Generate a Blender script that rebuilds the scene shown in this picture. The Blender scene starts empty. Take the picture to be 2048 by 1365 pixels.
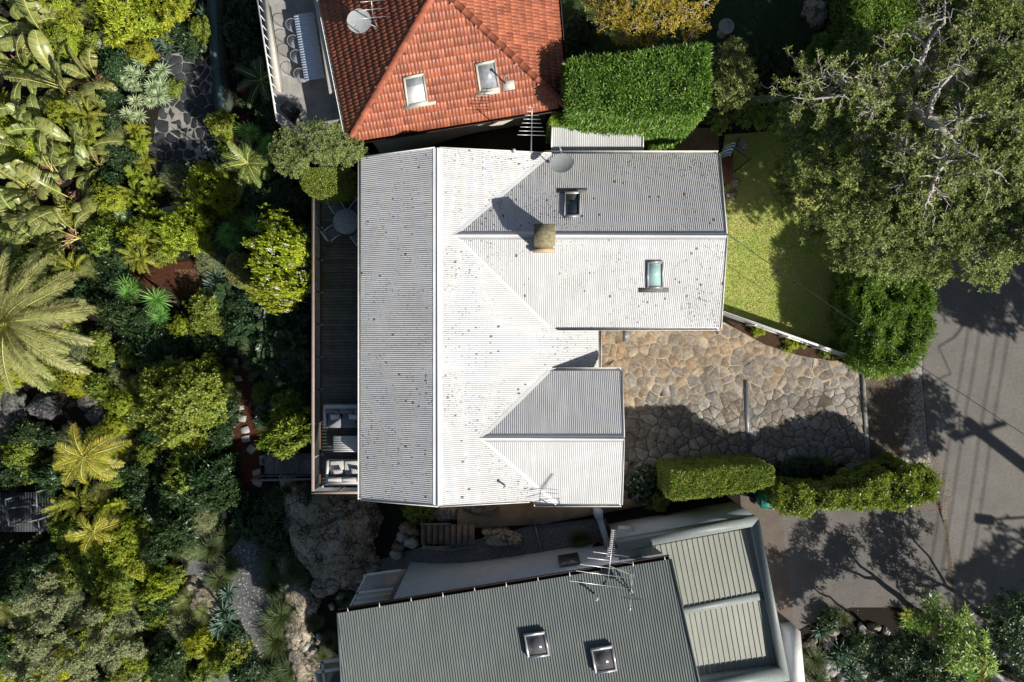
import bpy, math, random
import numpy as np
from mathutils import Vector, noise as mn
random.seed(7); rng = np.random.default_rng(7)
S = bpy.context.scene
# ---------------------------------------------------------------- camera, sky, sun
H = 30.0; F = 2048*24/36
cd = bpy.data.cameras.new('camera'); cam = bpy.data.objects.new('camera', cd); S.collection.objects.link(cam)
cam.location = (0, 0, H); cam.rotation_euler = (0, 0, 0)
cd.lens = 24; cd.sensor_width = 36; cd.clip_start = .1; cd.clip_end = 2000
S.camera = cam
SUN_EL = math.radians(38); sdx, sdy = .79, -.61
W = bpy.data.worlds.new('World'); S.world = W; W.use_nodes = True
nt = W.node_tree; bg = nt.nodes['Background']
sk = nt.nodes.new('ShaderNodeTexSky'); sk.sky_type = 'NISHITA'; sk.sun_disc = False
sk.sun_elevation = SUN_EL; sk.sun_rotation = math.atan2(sdx, sdy)
nt.links.new(sk.outputs[0], bg.inputs[0]); bg.inputs[1].default_value = .05
ld = bpy.data.lights.new('sun', 'SUN'); ld.energy = 5.0; ld.angle = math.radians(.55); ld.color = (1, .945, .86)
sun = bpy.data.objects.new('sun', ld); S.collection.objects.link(sun)
c_, s_ = math.cos(SUN_EL), math.sin(SUN_EL)
sun.rotation_euler = Vector((-sdx*c_, -sdy*c_, -s_)).to_track_quat('-Z', 'Y').to_euler()
sun.location = (20, -15, 40)
S.view_settings.view_transform = 'Standard'; S.view_settings.look = 'None'
S.view_settings.exposure = 0.6; S.view_settings.gamma = 1
S.cycles.filter_width = 1.5
# ---------------------------------------------------------------- geometry helpers
def P(px, py, z=0.0):
    D = H-z
    return np.array([(px-1024)*D/F, (682.5-py)*D/F, z])
def sm(t):
    t = np.clip(t, 0, 1); return t*t*(3-2*t)
def T(x, y):
    x = np.asarray(x, float); y = np.asarray(y, float)
    z = -2.8*sm((-1.2-x)/6.8) - .13*np.clip(-7.5-x, 0, 60)
    w = sm((-2-x)/4)
    z = z + w*(.16*np.sin(x*.9+1)*np.sin(y*.8) + .1*np.sin(x*1.7+y*1.3))
    return z
def PT(px, py, h=0.0):
    z = 0.0
    for _ in range(12):
        p = P(px, py, z+h); z = float(T(p[0], p[1]))
    return np.array([p[0], p[1], z])
class Plane:
    def __init__(s, p, gx, gy): s.p = np.array(p, float); s.gx = gx; s.gy = gy
    def z(s, x, y): return s.p[2]+s.gx*(x-s.p[0])+s.gy*(y-s.p[1])
    def q(s, px, py):
        a = (px-1024)/F; b = (682.5-py)/F
        # z = H-D ; x=aD ; y=bD
        D = (H-s.p[2]+s.gx*s.p[0]+s.gy*s.p[1])/(1+s.gx*a+s.gy*b)
        return np.array([a*D, b*D, H-D])
class MB:
    def __init__(s): s.V = []; s.F = []; s.n = 0
    def add(s, V, Fc, m=0):
        V = np.asarray(V, float).reshape(-1, 3); Fc = np.asarray(Fc, int)
        if Fc.ndim == 1: Fc = Fc[None]
        s.V.append(V); s.F.append((Fc+s.n, m)); s.n += len(V); return s
    def poly(s, pts, m=0): return s.add(pts, [list(range(len(pts)))], m)
    def box(s, x0, x1, y0, y1, z0, z1, m=0):
        V = [(x, y, z) for z in (z0, z1) for x, y in ((x0, y0), (x1, y0), (x1, y1), (x0, y1))]
        return s.add(V, [(3, 2, 1, 0), (4, 5, 6, 7), (0, 1, 5, 4), (1, 2, 6, 5), (2, 3, 7, 6), (3, 0, 4, 7)], m)
    def hexa(s, b, t, m=0):
        b = [np.array(p, float) for p in b]; t = [np.array(p, float) for p in t]; k = len(b)
        s.add(b+t, [list(range(k, 2*k))], m); o = s.n-2*k
        s.F.append((np.array([list(range(k-1, -1, -1))])+o, m))
        s.F.append((np.array([(i, (i+1) % k, k+(i+1) % k, k+i) for i in range(k)])+o, m)); return s
    def prism(s, pts, z0, z1, m=0):
        return s.hexa([(p[0], p[1], z0) for p in pts], [(p[0], p[1], z1) for p in pts], m)
    def bar(s, a, b, w, h, m=0, up=(0, 0, 1)):
        a = np.array(a, float); b = np.array(b, float); d = b-a; d /= np.linalg.norm(d)+1e-9
        r = np.cross(d, up); n = np.linalg.norm(r)
        r = np.array([1., 0, 0]) if n < 1e-6 else r/n
        u = np.cross(r, d); r = r*w/2; u = u*h/2
        return s.hexa([a-r-u, a+r-u, a+r+u, a-r+u], [b-r-u, b+r-u, b+r+u, b-r+u], m)
    def tube(s, pts, rad, k=6, m=0):
        pts = np.array(pts, float); n = len(pts)
        rad = np.full(n, rad) if np.isscalar(rad) else np.array(rad)
        V = []
        for i in range(n):
            d = pts[min(i+1, n-1)]-pts[max(i-1, 0)]; d = d/(np.linalg.norm(d)+1e-9)
            r = np.cross(d, (0, 0, 1.)) if abs(d[2]) < .95 else np.cross(d, (1., 0, 0)); r /= np.linalg.norm(r)
            u = np.cross(r, d)
            for j in range(k):
                a = 2*math.pi*j/k; V.append(pts[i]+rad[i]*(math.cos(a)*r+math.sin(a)*u))
        Fc = [(i*k+j, i*k+(j+1) % k, (i+1)*k+(j+1) % k, (i+1)*k+j) for i in range(n-1) for j in range(k)]
        s.add(V, Fc, m); o = s.n-len(V)
        s.F.append((np.array([list(range(k))])+o, m)); s.F.append((np.array([[o+(n-1)*k+j for j in range(k-1, -1, -1)]]), m)); return s
    def lathe(s, prof, c, k=24, m=0, rx=1, ry=1):
        V = [(c[0]+r*math.cos(2*math.pi*j/k)*rx, c[1]+r*math.sin(2*math.pi*j/k)*ry, c[2]+z) for r, z in prof for j in range(k)]
        n = len(prof)
        return s.add(V, [(i*k+j, i*k+(j+1) % k, (i+1)*k+(j+1) % k, (i+1)*k+j) for i in range(n-1) for j in range(k)], m)
    def build(s, name, mats, parent=None, smooth=False):
        V = np.concatenate(s.V) if s.V else np.zeros((0, 3))
        q_ = parent
        while q_ is not None: V = V-np.array(q_.location); q_ = q_.parent
        me = bpy.data.meshes.new(name)
        me.vertices.add(len(V)); me.vertices.foreach_set('co', V.astype(np.float32).ravel())
        li = np.concatenate([f.ravel() for f, _ in s.F]); ls = np.concatenate([np.full(len(f), f.shape[1]) for f, _ in s.F])
        mi = np.concatenate([np.full(len(f), m) for f, m in s.F])
        me.loops.add(len(li)); me.loops.foreach_set('vertex_index', li.astype(np.int32))
        me.polygons.add(len(ls)); st = np.concatenate([[0], np.cumsum(ls)[:-1]])
        me.polygons.foreach_set('loop_start', st.astype(np.int32)); me.polygons.foreach_set('loop_total', ls.astype(np.int32))
        if not isinstance(mats, (list, tuple)): mats = [mats]
        for m in mats: me.materials.append(m)
        me.polygons.foreach_set('material_index', mi.astype(np.int32))
        if smooth: me.polygons.foreach_set('use_smooth', np.ones(len(ls), bool))
        me.update(calc_edges=True); me.validate()
        o = bpy.data.objects.new(name, me); S.collection.objects.link(o)
        if parent is not None: o.parent = parent
        return o
def tag(o, label=None, cat=None, group=None, kind=None):
    if label: o['label'] = label
    if cat: o['category'] = cat
    if group: o['group'] = group
    if kind: o['kind'] = kind
    return o
def thing(name, label, cat, loc=(0, 0, 0), group=None):
    o = bpy.data.objects.new(name, None); S.collection.objects.link(o); o.location = [float(v) for v in loc]
    o.empty_display_size = .2
    return tag(o, label, cat, group)
def copy_tree(o, parent=None):
    c = o.copy(); S.collection.objects.link(c)
    if parent is not None: c.parent = parent
    for ch in list(o.children): copy_tree(ch, c)
    return c
# ---------------------------------------------------------------- materials
def newmat(name):
    m = bpy.data.materials.new(name); m.use_nodes = True; n = m.node_tree
    return m, n, n.nodes['Principled BSDF']
def lk(n, a, b): n.links.new(a, b)
def node(n, t, **kw):
    x = n.nodes.new(t)
    for k, v in kw.items(): setattr(x, k, v)
    return x
def ramp(n, src, stops):
    r = node(n, 'ShaderNodeValToRGB'); e = r.color_ramp.elements
    while len(e) < len(stops): e.new(.5)
    for i, (p, c) in enumerate(stops):
        e[i].position = p; e[i].color = (*c, 1) if len(c) == 3 else c
    lk(n, src, r.inputs[0]); return r.outputs[0]
def pos(n, scale=(1, 1, 1), obj=False):
    if obj:
        t = node(n, 'ShaderNodeTexCoord').outputs['Object']
    else:
        t = node(n, 'ShaderNodeNewGeometry').outputs['Position']
    m = node(n, 'ShaderNodeMapping'); m.inputs['Scale'].default_value = scale; lk(n, t, m.inputs[0]); return m.outputs[0]
def noi(n, vec, sc, det=4, rough=.6):
    x = node(n, 'ShaderNodeTexNoise'); x.inputs['Scale'].default_value = sc; x.inputs['Detail'].default_value = det
    x.inputs['Roughness'].default_value = rough; lk(n, vec, x.inputs['Vector']); return x.outputs['Fac']
def mixc(n, f, a, b, mode='MIX'):
    x = node(n, 'ShaderNodeMix', data_type='RGBA', blend_type=mode)
    for k, v in ((0, f), (6, a), (7, b)):
        if hasattr(v, 'is_linked'): lk(n, v, x.inputs[k])
        else: x.inputs[k].default_value = v if k == 0 else (*v, 1)
    return x.outputs[2]
def mth(n, op, a, b=0.0):
    x = node(n, 'ShaderNodeMath', operation=op)
    for k, v in ((0, a), (1, b)):
        if hasattr(v, 'is_linked'): lk(n, v, x.inputs[k])
        else: x.inputs[k].default_value = v
    return x.outputs[0]
def bump(n, b, h, dist=.02, st=.6):
    x = node(n, 'ShaderNodeBump'); x.inputs['Strength'].default_value = st; x.inputs['Distance'].default_value = dist
    lk(n, h, x.inputs['Height']); lk(n, x.outputs[0], b.inputs['Normal'])
def mat(name, col, rough=.7, var=.25, sc=3.0, bmp=.0, metal=0, col2=None, spec=.3, isl=0.0, obj=False):
    m, n, b = newmat(name)
    v = pos(n, obj=obj)
    f = noi(n, v, sc, 6, .65)
    c2 = col2 or tuple(c*(1-var) for c in col)
    c1 = col if col2 else tuple(min(1, c*(1+var*.6)) for c in col)
    out = mixc(n, ramp(n, f, [(.3, (0, 0, 0)), (.7, (1, 1, 1))]), c2, c1)
    fine = noi(n, v, sc*9, 3)
    out = mixc(n, .35, out, ramp(n, fine, [(.25, (.25, .25, .25)), (.75, (1, 1, 1))]), 'MULTIPLY')
    if isl:
        g = node(n, 'ShaderNodeNewGeometry')
        out = mixc(n, 1.0, out, ramp(n, g.outputs['Random Per Island'], [(0, (1-isl,)*3), (1, (1+isl,)*3)]), 'MULTIPLY')
    lk(n, out, b.inputs['Base Color']); b.inputs['Roughness'].default_value = rough
    b.inputs['Metallic'].default_value = metal; b.inputs['Specular IOR Level'].default_value = spec
    if bmp: bump(n, b, noi(n, v, sc*5, 6), bmp)
    return m
LB = dict(white_petal=1.0, foliage_light_block=1, dead_leaf=1.1, dark_leaf=1.25, lime_leaf=1.75, mid_leaf=1.6, glossy_olive_leaf=1.75, grass_blade=1.35, tree_leaf=2.0, banana_leaf=1.45, banana_rib=1.5, palm_leaflet=1.3, fine_green_leaf=1.5, yellow_palm_leaflet=1.4, greygreen_leaf=1.35, hedge_leaf=1.2, golden_leaf=1.15)
def leafmat(name, cols, rough=.45, trans=.35, spec=.35, patch=.35):
    m, n, b = newmat(name)
    g = node(n, 'ShaderNodeNewGeometry')
    cols = [tuple(min(.62, v*LB.get(name, 1.55)) for v in k) for k in cols]
    c = ramp(n, g.outputs['Random Per Island'], [(i/max(1, len(cols)-1), k) for i, k in enumerate(cols)])
    oi = node(n, 'ShaderNodeObjectInfo')
    hs = node(n, 'ShaderNodeHueSaturation')
    lk(n, mth(n, 'ADD', mth(n, 'MULTIPLY', oi.outputs['Random'], .03), .485), hs.inputs['Hue'])
    v = pos(n)
    f = noi(n, v, 1.3, 3)
    lk(n, mth(n, 'ADD', mth(n, 'MULTIPLY', f, patch*2), 1-patch), hs.inputs['Value'])
    lk(n, c, hs.inputs['Color'])
    c = hs.outputs[0]
    lk(n, c, b.inputs['Base Color']); b.inputs['Roughness'].default_value = rough; b.inputs['Specular IOR Level'].default_value = spec
    t = node(n, 'ShaderNodeBsdfTranslucent')
    lk(n, mixc(n, 1.0, c, (1.5, 1.5, .7), 'MULTIPLY'), t.inputs[0])
    mx = node(n, 'ShaderNodeMixShader'); mx.inputs[0].default_value = trans
    lk(n, b.outputs[0], mx.inputs[1]); lk(n, t.outputs[0], mx.inputs[2])
    lk(n, mx.outputs[0], n.nodes['Material Output'].inputs[0])
    return m
def roofmat(name, col, dirt=(.06, .055, .05), dens=.5, clean=None, rough=.5, streak=None):
    m, n, b = newmat(name)
    v = pos(n)
    base = mixc(n, ramp(n, noi(n, v, .7, 5), [(.35, (0, 0, 0)), (.7, (1, 1, 1))]), tuple(c*.86 for c in col), col)
    base = mixc(n, ramp(n, noi(n, v, 9, 6, .7), [(.5, (0, 0, 0)), (.8, (.5, .5, .5))]), base, tuple(c*.62 for c in col))
    v0 = v; v = pos(n, (.62, 1, 1) if (streak and streak[0] < 1) else (1, .62, 1))
    def dots(sc, lo, hi):
        vo = node(n, 'ShaderNodeTexVoronoi'); vo.inputs['Scale'].default_value = sc; lk(n, v, vo.inputs['Vector'])
        sp = node(n, 'ShaderNodeSeparateColor'); lk(n, vo.outputs['Color'], sp.inputs[0])
        r = mth(n, 'MULTIPLY', mth(n, 'MAXIMUM', mth(n, 'SUBTRACT', sp.outputs[0], lo), 0), hi)
        wob = mth(n, 'MULTIPLY', mth(n, 'SUBTRACT', noi(n, v, 40, 2), .5), .35)
        return mth(n, 'LESS_THAN', mth(n, 'ADD', vo.outputs['Distance'], wob), r)
    cl = ramp(n, noi(n, v, .45, 3), [(.38, (0, 0, 0)), (.6, (1, 1, 1))])
    d = mth(n, 'MAXIMUM', dots(6, 1-.22*dens, 1.5), mth(n, 'MULTIPLY', dots(13, 1-.55*dens, .8), cl)); d = mth(n, 'MAXIMUM', d, mth(n, 'MULTIPLY', dots(24, 1-.6*dens, .7), cl)); v = v0
    if clean:
        sx = node(n, 'ShaderNodeSeparateXYZ'); lk(n, node(n, 'ShaderNodeNewGeometry').outputs['Position'], sx.inputs[0])
        x0, x1, y1 = clean
        inb = mth(n, 'MULTIPLY', mth(n, 'MULTIPLY', mth(n, 'GREATER_THAN', sx.outputs[0], x0), mth(n, 'LESS_THAN', sx.outputs[0], x1)), mth(n, 'LESS_THAN', sx.outputs[1], y1))
        d = mth(n, 'MULTIPLY', d, mth(n, 'SUBTRACT', 1.0, inb))
    if streak:
        sv = pos(n, streak); st = ramp(n, noi(n, sv, 1.0, 5, .6), [(.42, (0, 0, 0)), (.72, (.65, .65, .65))]); base = mixc(n, st, base, tuple(c*.70 for c in col))
        st = ramp(n, noi(n, sv, 3.1, 3, .5), [(.55, (0, 0, 0)), (.8, (.3, .3, .3))]); base = mixc(n, st, base, (.30, .27, .22))
    out = mixc(n, mth(n, 'MULTIPLY', d, .9), base, dirt)
    lk(n, out, b.inputs['Base Color']); b.inputs['Roughness'].default_value = rough; b.inputs['Specular IOR Level'].default_value = .3
    return m
def stonemat(name, cols):
    m, n, b = newmat(name); v = pos(n); g = node(n, 'ShaderNodeNewGeometry')
    c = ramp(n, g.outputs['Random Per Island'], [(i/(len(cols)-1), k) for i, k in enumerate(cols)])
    c = mixc(n, ramp(n, noi(n, v, 2.2, 8, .7), [(.38, (.75, .75, .75)), (.62, (0, 0, 0))]), c, (.10, .08, .062))
    c = mixc(n, ramp(n, noi(n, v, 7, 6, .7), [(.5, (0, 0, 0)), (.7, (.6, .6, .6))]), c, (.5, .43, .33))
    c = mixc(n, ramp(n, noi(n, v, .5, 3), [(.45, (0, 0, 0)), (.7, (.45, .45, .45))]), c, (.16, .115, .075))
    lk(n, c, b.inputs['Base Color']); b.inputs['Roughness'].default_value = .92; b.inputs['Specular IOR Level'].default_value = .2
    bump(n, b, noi(n, v, 11, 8, .65), .03, .8); return m
def rockmat(name, lo, hi):
    m, n, b = newmat(name); v = pos(n)
    a = noi(n, v, 1.1, 8, .68); c = mixc(n, ramp(n, a, [(.40, (0, 0, 0)), (.60, (1, 1, 1))]), lo, hi)
    f = noi(n, v, 9, 8, .75); c = mixc(n, ramp(n, f, [(.50, (0, 0, 0)), (.56, (.8, .8, .8))]), c, tuple(x*1.25 for x in hi))
    c = mixc(n, ramp(n, noi(n, v, 14, 5, .7), [(.55, (0, 0, 0)), (.62, (.8, .8, .8))]), c, tuple(x*.5 for x in lo))
    c = mixc(n, ramp(n, noi(n, v, .6, 3), [(.5, (0, 0, 0)), (.7, (.6, .6, .6))]), c, (.14, .12, .07))
    vo = node(n, 'ShaderNodeTexVoronoi'); vo.feature = 'DISTANCE_TO_EDGE'; vo.inputs['Scale'].default_value = .9
    wv = node(n, 'ShaderNodeVectorMath', operation='ADD'); nv = node(n, 'ShaderNodeTexNoise'); nv.inputs['Scale'].default_value = 1.6; nv.inputs['Detail'].default_value = 5; lk(n, v, nv.inputs['Vector']); lk(n, v, wv.inputs[0]); lk(n, nv.outputs['Color'], wv.inputs[1]); lk(n, wv.outputs[0], vo.inputs['Vector'])
    c = mixc(n, ramp(n, vo.outputs['Distance'], [(.0, (.9, .9, .9)), (.035, (0, 0, 0))]), c, tuple(x*.3 for x in lo))
    lk(n, c, b.inputs['Base Color']); b.inputs['Roughness'].default_value = .95; b.inputs['Specular IOR Level'].default_value = .2
    bump(n, b, noi(n, v, 5, 10, .7), .12, .9); return m
M = {}
M['white'] = mat('white_paint', (.74, .73, .70), .5, .12, 2)
M['cream'] = mat('cream_paint', (.5, .48, .42), .6, .15, 1.5)
M['render'] = mat('render_white', (.46, .50, .56), .8, .1, 1.2)
M['roof'] = roofmat('white_corrugated_steel', (.52, .523, .525), dens=.9, streak=(.35, 5, 1))
M['roofw'] = roofmat('white_corrugated_steel_speckled', (.50, .503, .503), dens=.95, clean=(.72, 1.72, 3.5), streak=(5, .35, 1))
M['roofc'] = roofmat('white_corrugated_steel_clean', (.52, .523, .525), dens=.28, streak=(5, .35, 1))
M['cap'] = roofmat('white_ridge_steel', (.56, .565, .57), dens=.15)
M['groof'] = roofmat('grey_green_steel', (.122, .142, .136), dens=.12, dirt=(.42, .42, .40), streak=(5, .35, 1))
M['aroof'] = roofmat('pale_green_steel', (.27, .28, .235), dens=.10, dirt=(.12, .11, .09), streak=(4, .35, 1))
M['gcap'] = mat('pale_green_flashing', (.21, .235, .225), .5, .1, 1)
M['gutter'] = mat('dark_gutter', (.05, .03, .022), .6, .3, 4)
M['dark'] = mat('dark_metal', (.03, .032, .035), .45, .2, 5)
M['grey'] = mat('grey_metal', (.32, .33, .34), .4, .15, 5, metal=.3)
M['dish'] = mat('grey_dish', (.36, .38, .38), .5, .12, 6)
M['alu'] = mat('aluminium', (.62, .62, .62), .35, .1, 6, metal=.5)
M['lead'] = mat('lead_flashing', (.16, .155, .14), .8, .4, 14, bmp=.01)
M['wall'] = mat('house_wall', (.42, .36, .28), .85, .2, 2)
M['fascia'] = mat('fascia_brown', (.12, .07, .05), .7, .3, 3)
M['deck'] = mat('deck_boards', (.115, .11, .105), .75, .35, 2.5, bmp=.004, isl=.22)
M['rail'] = mat('rail_timber', (.32, .25, .22), .6, .2, 4)
M['timber'] = mat('weathered_timber', (.17, .14, .115), .85, .35, 5, bmp=.01, isl=.25)
M['timberd'] = mat('shade_dark_timber', (.05, .055, .06), .85, .35, 5, bmp=.01, isl=.25)  # timber darkened: shade over the lower landing is put into its colour
M['timberg'] = mat('grey_timber', (.16, .165, .17), .85, .35, 5, bmp=.01, isl=.25)
M['redwood'] = mat('red_timber', (.16, .06, .035), .7, .3, 4)
M['tile'] = mat('terracotta_tile', (.39, .125, .06), .5, .4, 3.5, bmp=.004, col2=(.22, .065, .04), isl=.2, spec=.5)
M['tilecap'] = mat('terracotta_cap', (.36, .11, .06), .7, .25, 3.5, bmp=.004, isl=.25)
M['glass_d'] = mat('dark_glass', (.012, .02, .03), .08, .2, 1, spec=.8)
M['glass_g'] = mat('green_glass', (.33, .50, .48), .12, .06, .5, spec=.6)
M['glass_w'] = mat('grey_dirty_glass', (.30, .32, .34), .3, .4, 6, spec=.6)
M['blind'] = mat('white_blind', (.80, .80, .79), .5, .1, 8)
M['glass_b'] = mat('brown_glass', (.10, .095, .10), .15, .25, 1.2, spec=.7)
M['stone'] = stonemat('sandstone_flag', [(.40, .31, .20), (.24, .20, .16), (.34, .25, .16), (.19, .17, .15), (.46, .38, .27), (.31, .20, .11), (.28, .24, .19)])
M['stoneg'] = stonemat('shaded_sandstone_flag', [(.25, .235, .205), (.15, .15, .145), (.32, .31, .28), (.12, .12, .125), (.22, .19, .15), (.40, .385, .35)])  # same flagstone in cooler greys, shade put into its colour
M['mortar'] = mat('sand_mortar', (.56, .45, .31), .95, .35, .9, bmp=.01, col2=(.09, .07, .05))
M['joint'] = mat('dark_joint', (.16, .13, .09), .95, .4, 1.2, bmp=.02, col2=(.04, .035, .025))
M['bflag'] = mat('bluestone_flag', (.04, .044, .05), .8, .3, 3, bmp=.012, isl=.3)
M['bmort'] = mat('pale_mortar', (.30, .29, .265), .95, .3, 3)
M['rock'] = rockmat('granite_rock', (.07, .06, .045), (.40, .35, .27))
M['rockd'] = rockmat('shade_dark_rock', (.035, .035, .04), (.17, .17, .17))  # copy of the rock darkened to stand in for shade at the left
M['rockb'] = rockmat('brown_rock', (.085, .065, .05), (.26, .21, .16))
M['slab'] = mat('stepping_slab', (.34, .33, .31), .9, .3, 5, bmp=.02, isl=.15)
M['conc'] = mat('concrete', (.30, .285, .26), .9, .25, 1.5, bmp=.01)
M['concb'] = mat('tan_concrete', (.22, .165, .11), .9, .3, 2.5, bmp=.02)
M['earth'] = mat('brown_earth', (.26, .16, .09), .95, .4, 1.5, bmp=.03, col2=(.13, .075, .045))
M['soil'] = mat('dark_soil', (.024, .019, .014), 1, .5, 2, bmp=.05, col2=(.018, .016, .012), spec=.1)
M['mulch'] = mat('red_mulch', (.085, .035, .02), 1, .4, 8, bmp=.05, spec=.1)
M['bed'] = mat('bark_bed', (.075, .045, .03), 1, .4, 9, bmp=.05, spec=.1)
M['gravel'] = mat('grey_gravel', (.15, .155, .155), 1, .45, 8, bmp=.05)
M['asphalt'] = mat('asphalt', (.155, .145, .13), .9, .16, .9, bmp=.008)
M['drive'] = mat('driveway_asphalt', (.13, .12, .11), .9, .2, 1.1, bmp=.008)
M['drive2'] = mat('driveway_apron', (.13, .105, .085), .9, .2, 2, bmp=.01)
m_, n_, b_ = newmat('verge_ground'); v_ = pos(n_); sx_ = node(n_, 'ShaderNodeSeparateXYZ'); lk(n_, v_, sx_.inputs[0])
f_ = mth(n_, 'ADD', noi(n_, v_, 1.4, 9, .72), mth(n_, 'MULTIPLY', mth(n_, 'SUBTRACT', sx_.outputs[0], 17.2), .16))
c_2 = mixc(n_, ramp(n_, f_, [(.50, (0, 0, 0)), (.56, (1, 1, 1))]), (.115, .09, .065), (.42, .40, .36)); c_2 = mixc(n_, ramp(n_, noi(n_, v_, 9, 7, .75), [(.42, (.8, .8, .8)), (.62, (0, 0, 0))]), c_2, (.07, .055, .04))
lk(n_, c_2, b_.inputs['Base Color']); b_.inputs['Roughness'].default_value = .95; bump(n_, b_, noi(n_, v_, 8, 8, .7), .05, .9); M['verge'] = m_
M['terr'] = mat('terrace_paving', (.33, .32, .30), .8, .25, 1.4, bmp=.006, isl=.1)
M['bark'] = mat('pale_bark', (.46, .43, .38), .85, .35, 5, bmp=.02, obj=True)
M['barkd'] = mat('dark_bark', (.10, .075, .055), .9, .35, 5, bmp=.02, obj=True)
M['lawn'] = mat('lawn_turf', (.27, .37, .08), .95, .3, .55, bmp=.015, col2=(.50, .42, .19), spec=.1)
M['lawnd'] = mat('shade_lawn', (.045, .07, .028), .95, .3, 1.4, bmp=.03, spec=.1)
M['cush'] = mat('grey_cushion', (.22, .235, .27), .9, .1, 8)
M['cushl'] = mat('light_cushion', (.52, .50, .48), .9, .1, 8)
M['chairw'] = mat('wire_grey', (.28, .29, .31), .5, .1, 4)
M['frame'] = mat('sofa_frame', (.62, .62, .62), .5, .08, 4)
M['tshade'] = mat('table_shade_blue', (.55, .62, .72), .6, .08, 3)  # white tabletop; the blue of sky-lit shade is put into its colour
M['black'] = mat('black_cover', (.012, .013, .016), .7, .2, 4)
M['green'] = mat('green_plastic', (.02, .19, .14), .4, .1, 4)
M['terra'] = mat('terracotta_pot', (.25, .10, .05), .8, .2, 5)
M['brick'] = mat('lichen_brick', (.16, .13, .085), .95, .5, 9, bmp=.03, col2=(.34, .30, .17))
M['brickr'] = mat('orange_lichen', (.45, .22, .08), .95, .5, 20, bmp=.02, col2=(.6, .55, .4))
M['moss'] = mat('mossy_wall', (.055, .075, .05), .95, .4, 4, bmp=.03)
M['mosst'] = mat('shade_teal_coping', (.07, .12, .13), .8, .2, 2)  # smooth wall top; its teal is shade put into the colour
M['towel_b'] = mat('blue_cloth', (.05, .14, .38), .9, .1, 6)
M['wood'] = mat('pergola_beam', (.45, .40, .34), .8, .25, 4)
M['hcore'] = mat('foliage_light_block', (.012, .022, .006), 1, .3, 5, spec=.05)  # dark solid added inside hedges and shrubs to block light
M['twig'] = mat('grey_twig', (.30, .27, .23), .9, .2, 6)
L = {}
L['ban'] = leafmat('banana_leaf', [(.075, .115, .03), (.14, .17, .045), (.22, .22, .065), (.15, .175, .08)], .35, .3, .5)
L['rib'] = leafmat('banana_rib', [(.40, .38, .10), (.5, .45, .15)], .5, .2)
L['dead'] = leafmat('dead_leaf', [(.28, .17, .10), (.35, .24, .16), (.18, .08, .045)], .8, .2, .1)
L['lime'] = leafmat('lime_leaf', [(.10, .14, .012), (.19, .225, .02), (.30, .30, .035)], .45, .35)
L['yel'] = leafmat('yellow_leaf', [(.17, .21, .02), (.25, .27, .03), (.13, .18, .02)], .5, .35)
L['leafy'] = leafmat('mid_leaf', [(.06, .10, .016), (.12, .165, .022), (.20, .22, .04)], .4, .3, .5)
L['dark'] = leafmat('dark_leaf', [(.02, .045, .016), (.035, .07, .025), (.05, .08, .03)], .4, .25, .5)
L['olive'] = leafmat('olive_leaf', [(.09, .11, .03), (.15, .17, .055), (.21, .22, .08)], .5, .3)
L['grey'] = leafmat('greygreen_leaf', [(.11, .14, .065), (.18, .21, .11), (.24, .26, .14)], .5, .3)
L['limeo'] = leafmat('glossy_olive_leaf', [(.06, .09, .014), (.12, .155, .025), (.22, .24, .05)], .45, .3, .35)
L['fine'] = leafmat('fine_green_leaf', [(.08, .12, .035), (.14, .19, .06), (.20, .25, .09)], .5, .3)
L['sunlith'] = leafmat('sunlit_hedge_leaf', [(.12, .19, .02), (.18, .26, .03), (.24, .32, .05)], .5, .3)  # hedge leaf lightened to lime, sunlight put into its colour
L['agave'] = leafmat('agave_leaf', [(.045, .085, .06), (.08, .125, .09), (.06, .09, .055)], .5, .15)
L['pale'] = leafmat('pale_agave_leaf', [(.20, .26, .15), (.27, .32, .19), (.15, .2, .1)], .5, .2)
L['yucca'] = leafmat('yucca_leaf', [(.06, .16, .03), (.12, .25, .05), (.18, .30, .08)], .4, .3, .5)
L['fern'] = leafmat('fern_leaf', [(.11, .15, .02), (.20, .22, .03), (.29, .28, .05)], .5, .35)
L['frond'] = leafmat('palm_leaflet', [(.14, .155, .05), (.22, .225, .08), (.31, .29, .13)], .45, .25, .4)
L['frondy'] = leafmat('yellow_palm_leaflet', [(.17, .20, .02), (.30, .28, .03), (.44, .28, .05)], .45, .35, .4)
L['cyc'] = leafmat('cycad_leaflet', [(.07, .12, .03), (.13, .18, .04), (.20, .22, .06)], .4, .3, .5)
L['hedge'] = leafmat('hedge_leaf', [(.055, .11, .015), (.11, .19, .03), (.20, .29, .055)], .45, .3, .4)
L['hedge2'] = leafmat('clipped_hedge_leaf', [(.05, .095, .014), (.09, .155, .022), (.16, .21, .035), (.11, .18, .025), (.24, .18, .06)], .45, .3, .4)
L['tree'] = leafmat('tree_leaf', [(.045, .062, .018), (.095, .12, .032), (.165, .18, .065)], .5, .3, .3)
L['gold'] = leafmat('golden_leaf', [(.22, .21, .03), (.38, .32, .03), (.50, .30, .04), (.30, .24, .08), (.26, .16, .06)], .5, .4)
L['flower'] = leafmat('white_petal', [(.75, .72, .75), (.8, .78, .7)], .7, .2)
L['red'] = leafmat('red_leaf', [(.14, .015, .02), (.22, .03, .03)], .5, .25)
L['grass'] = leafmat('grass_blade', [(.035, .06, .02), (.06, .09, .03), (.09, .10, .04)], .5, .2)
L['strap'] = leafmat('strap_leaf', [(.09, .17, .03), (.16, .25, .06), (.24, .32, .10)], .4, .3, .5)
L['lawn'] = leafmat('lawn_blade', [(.20, .28, .05), (.28, .34, .08), (.36, .35, .13)], .6, .3, .2)
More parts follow.
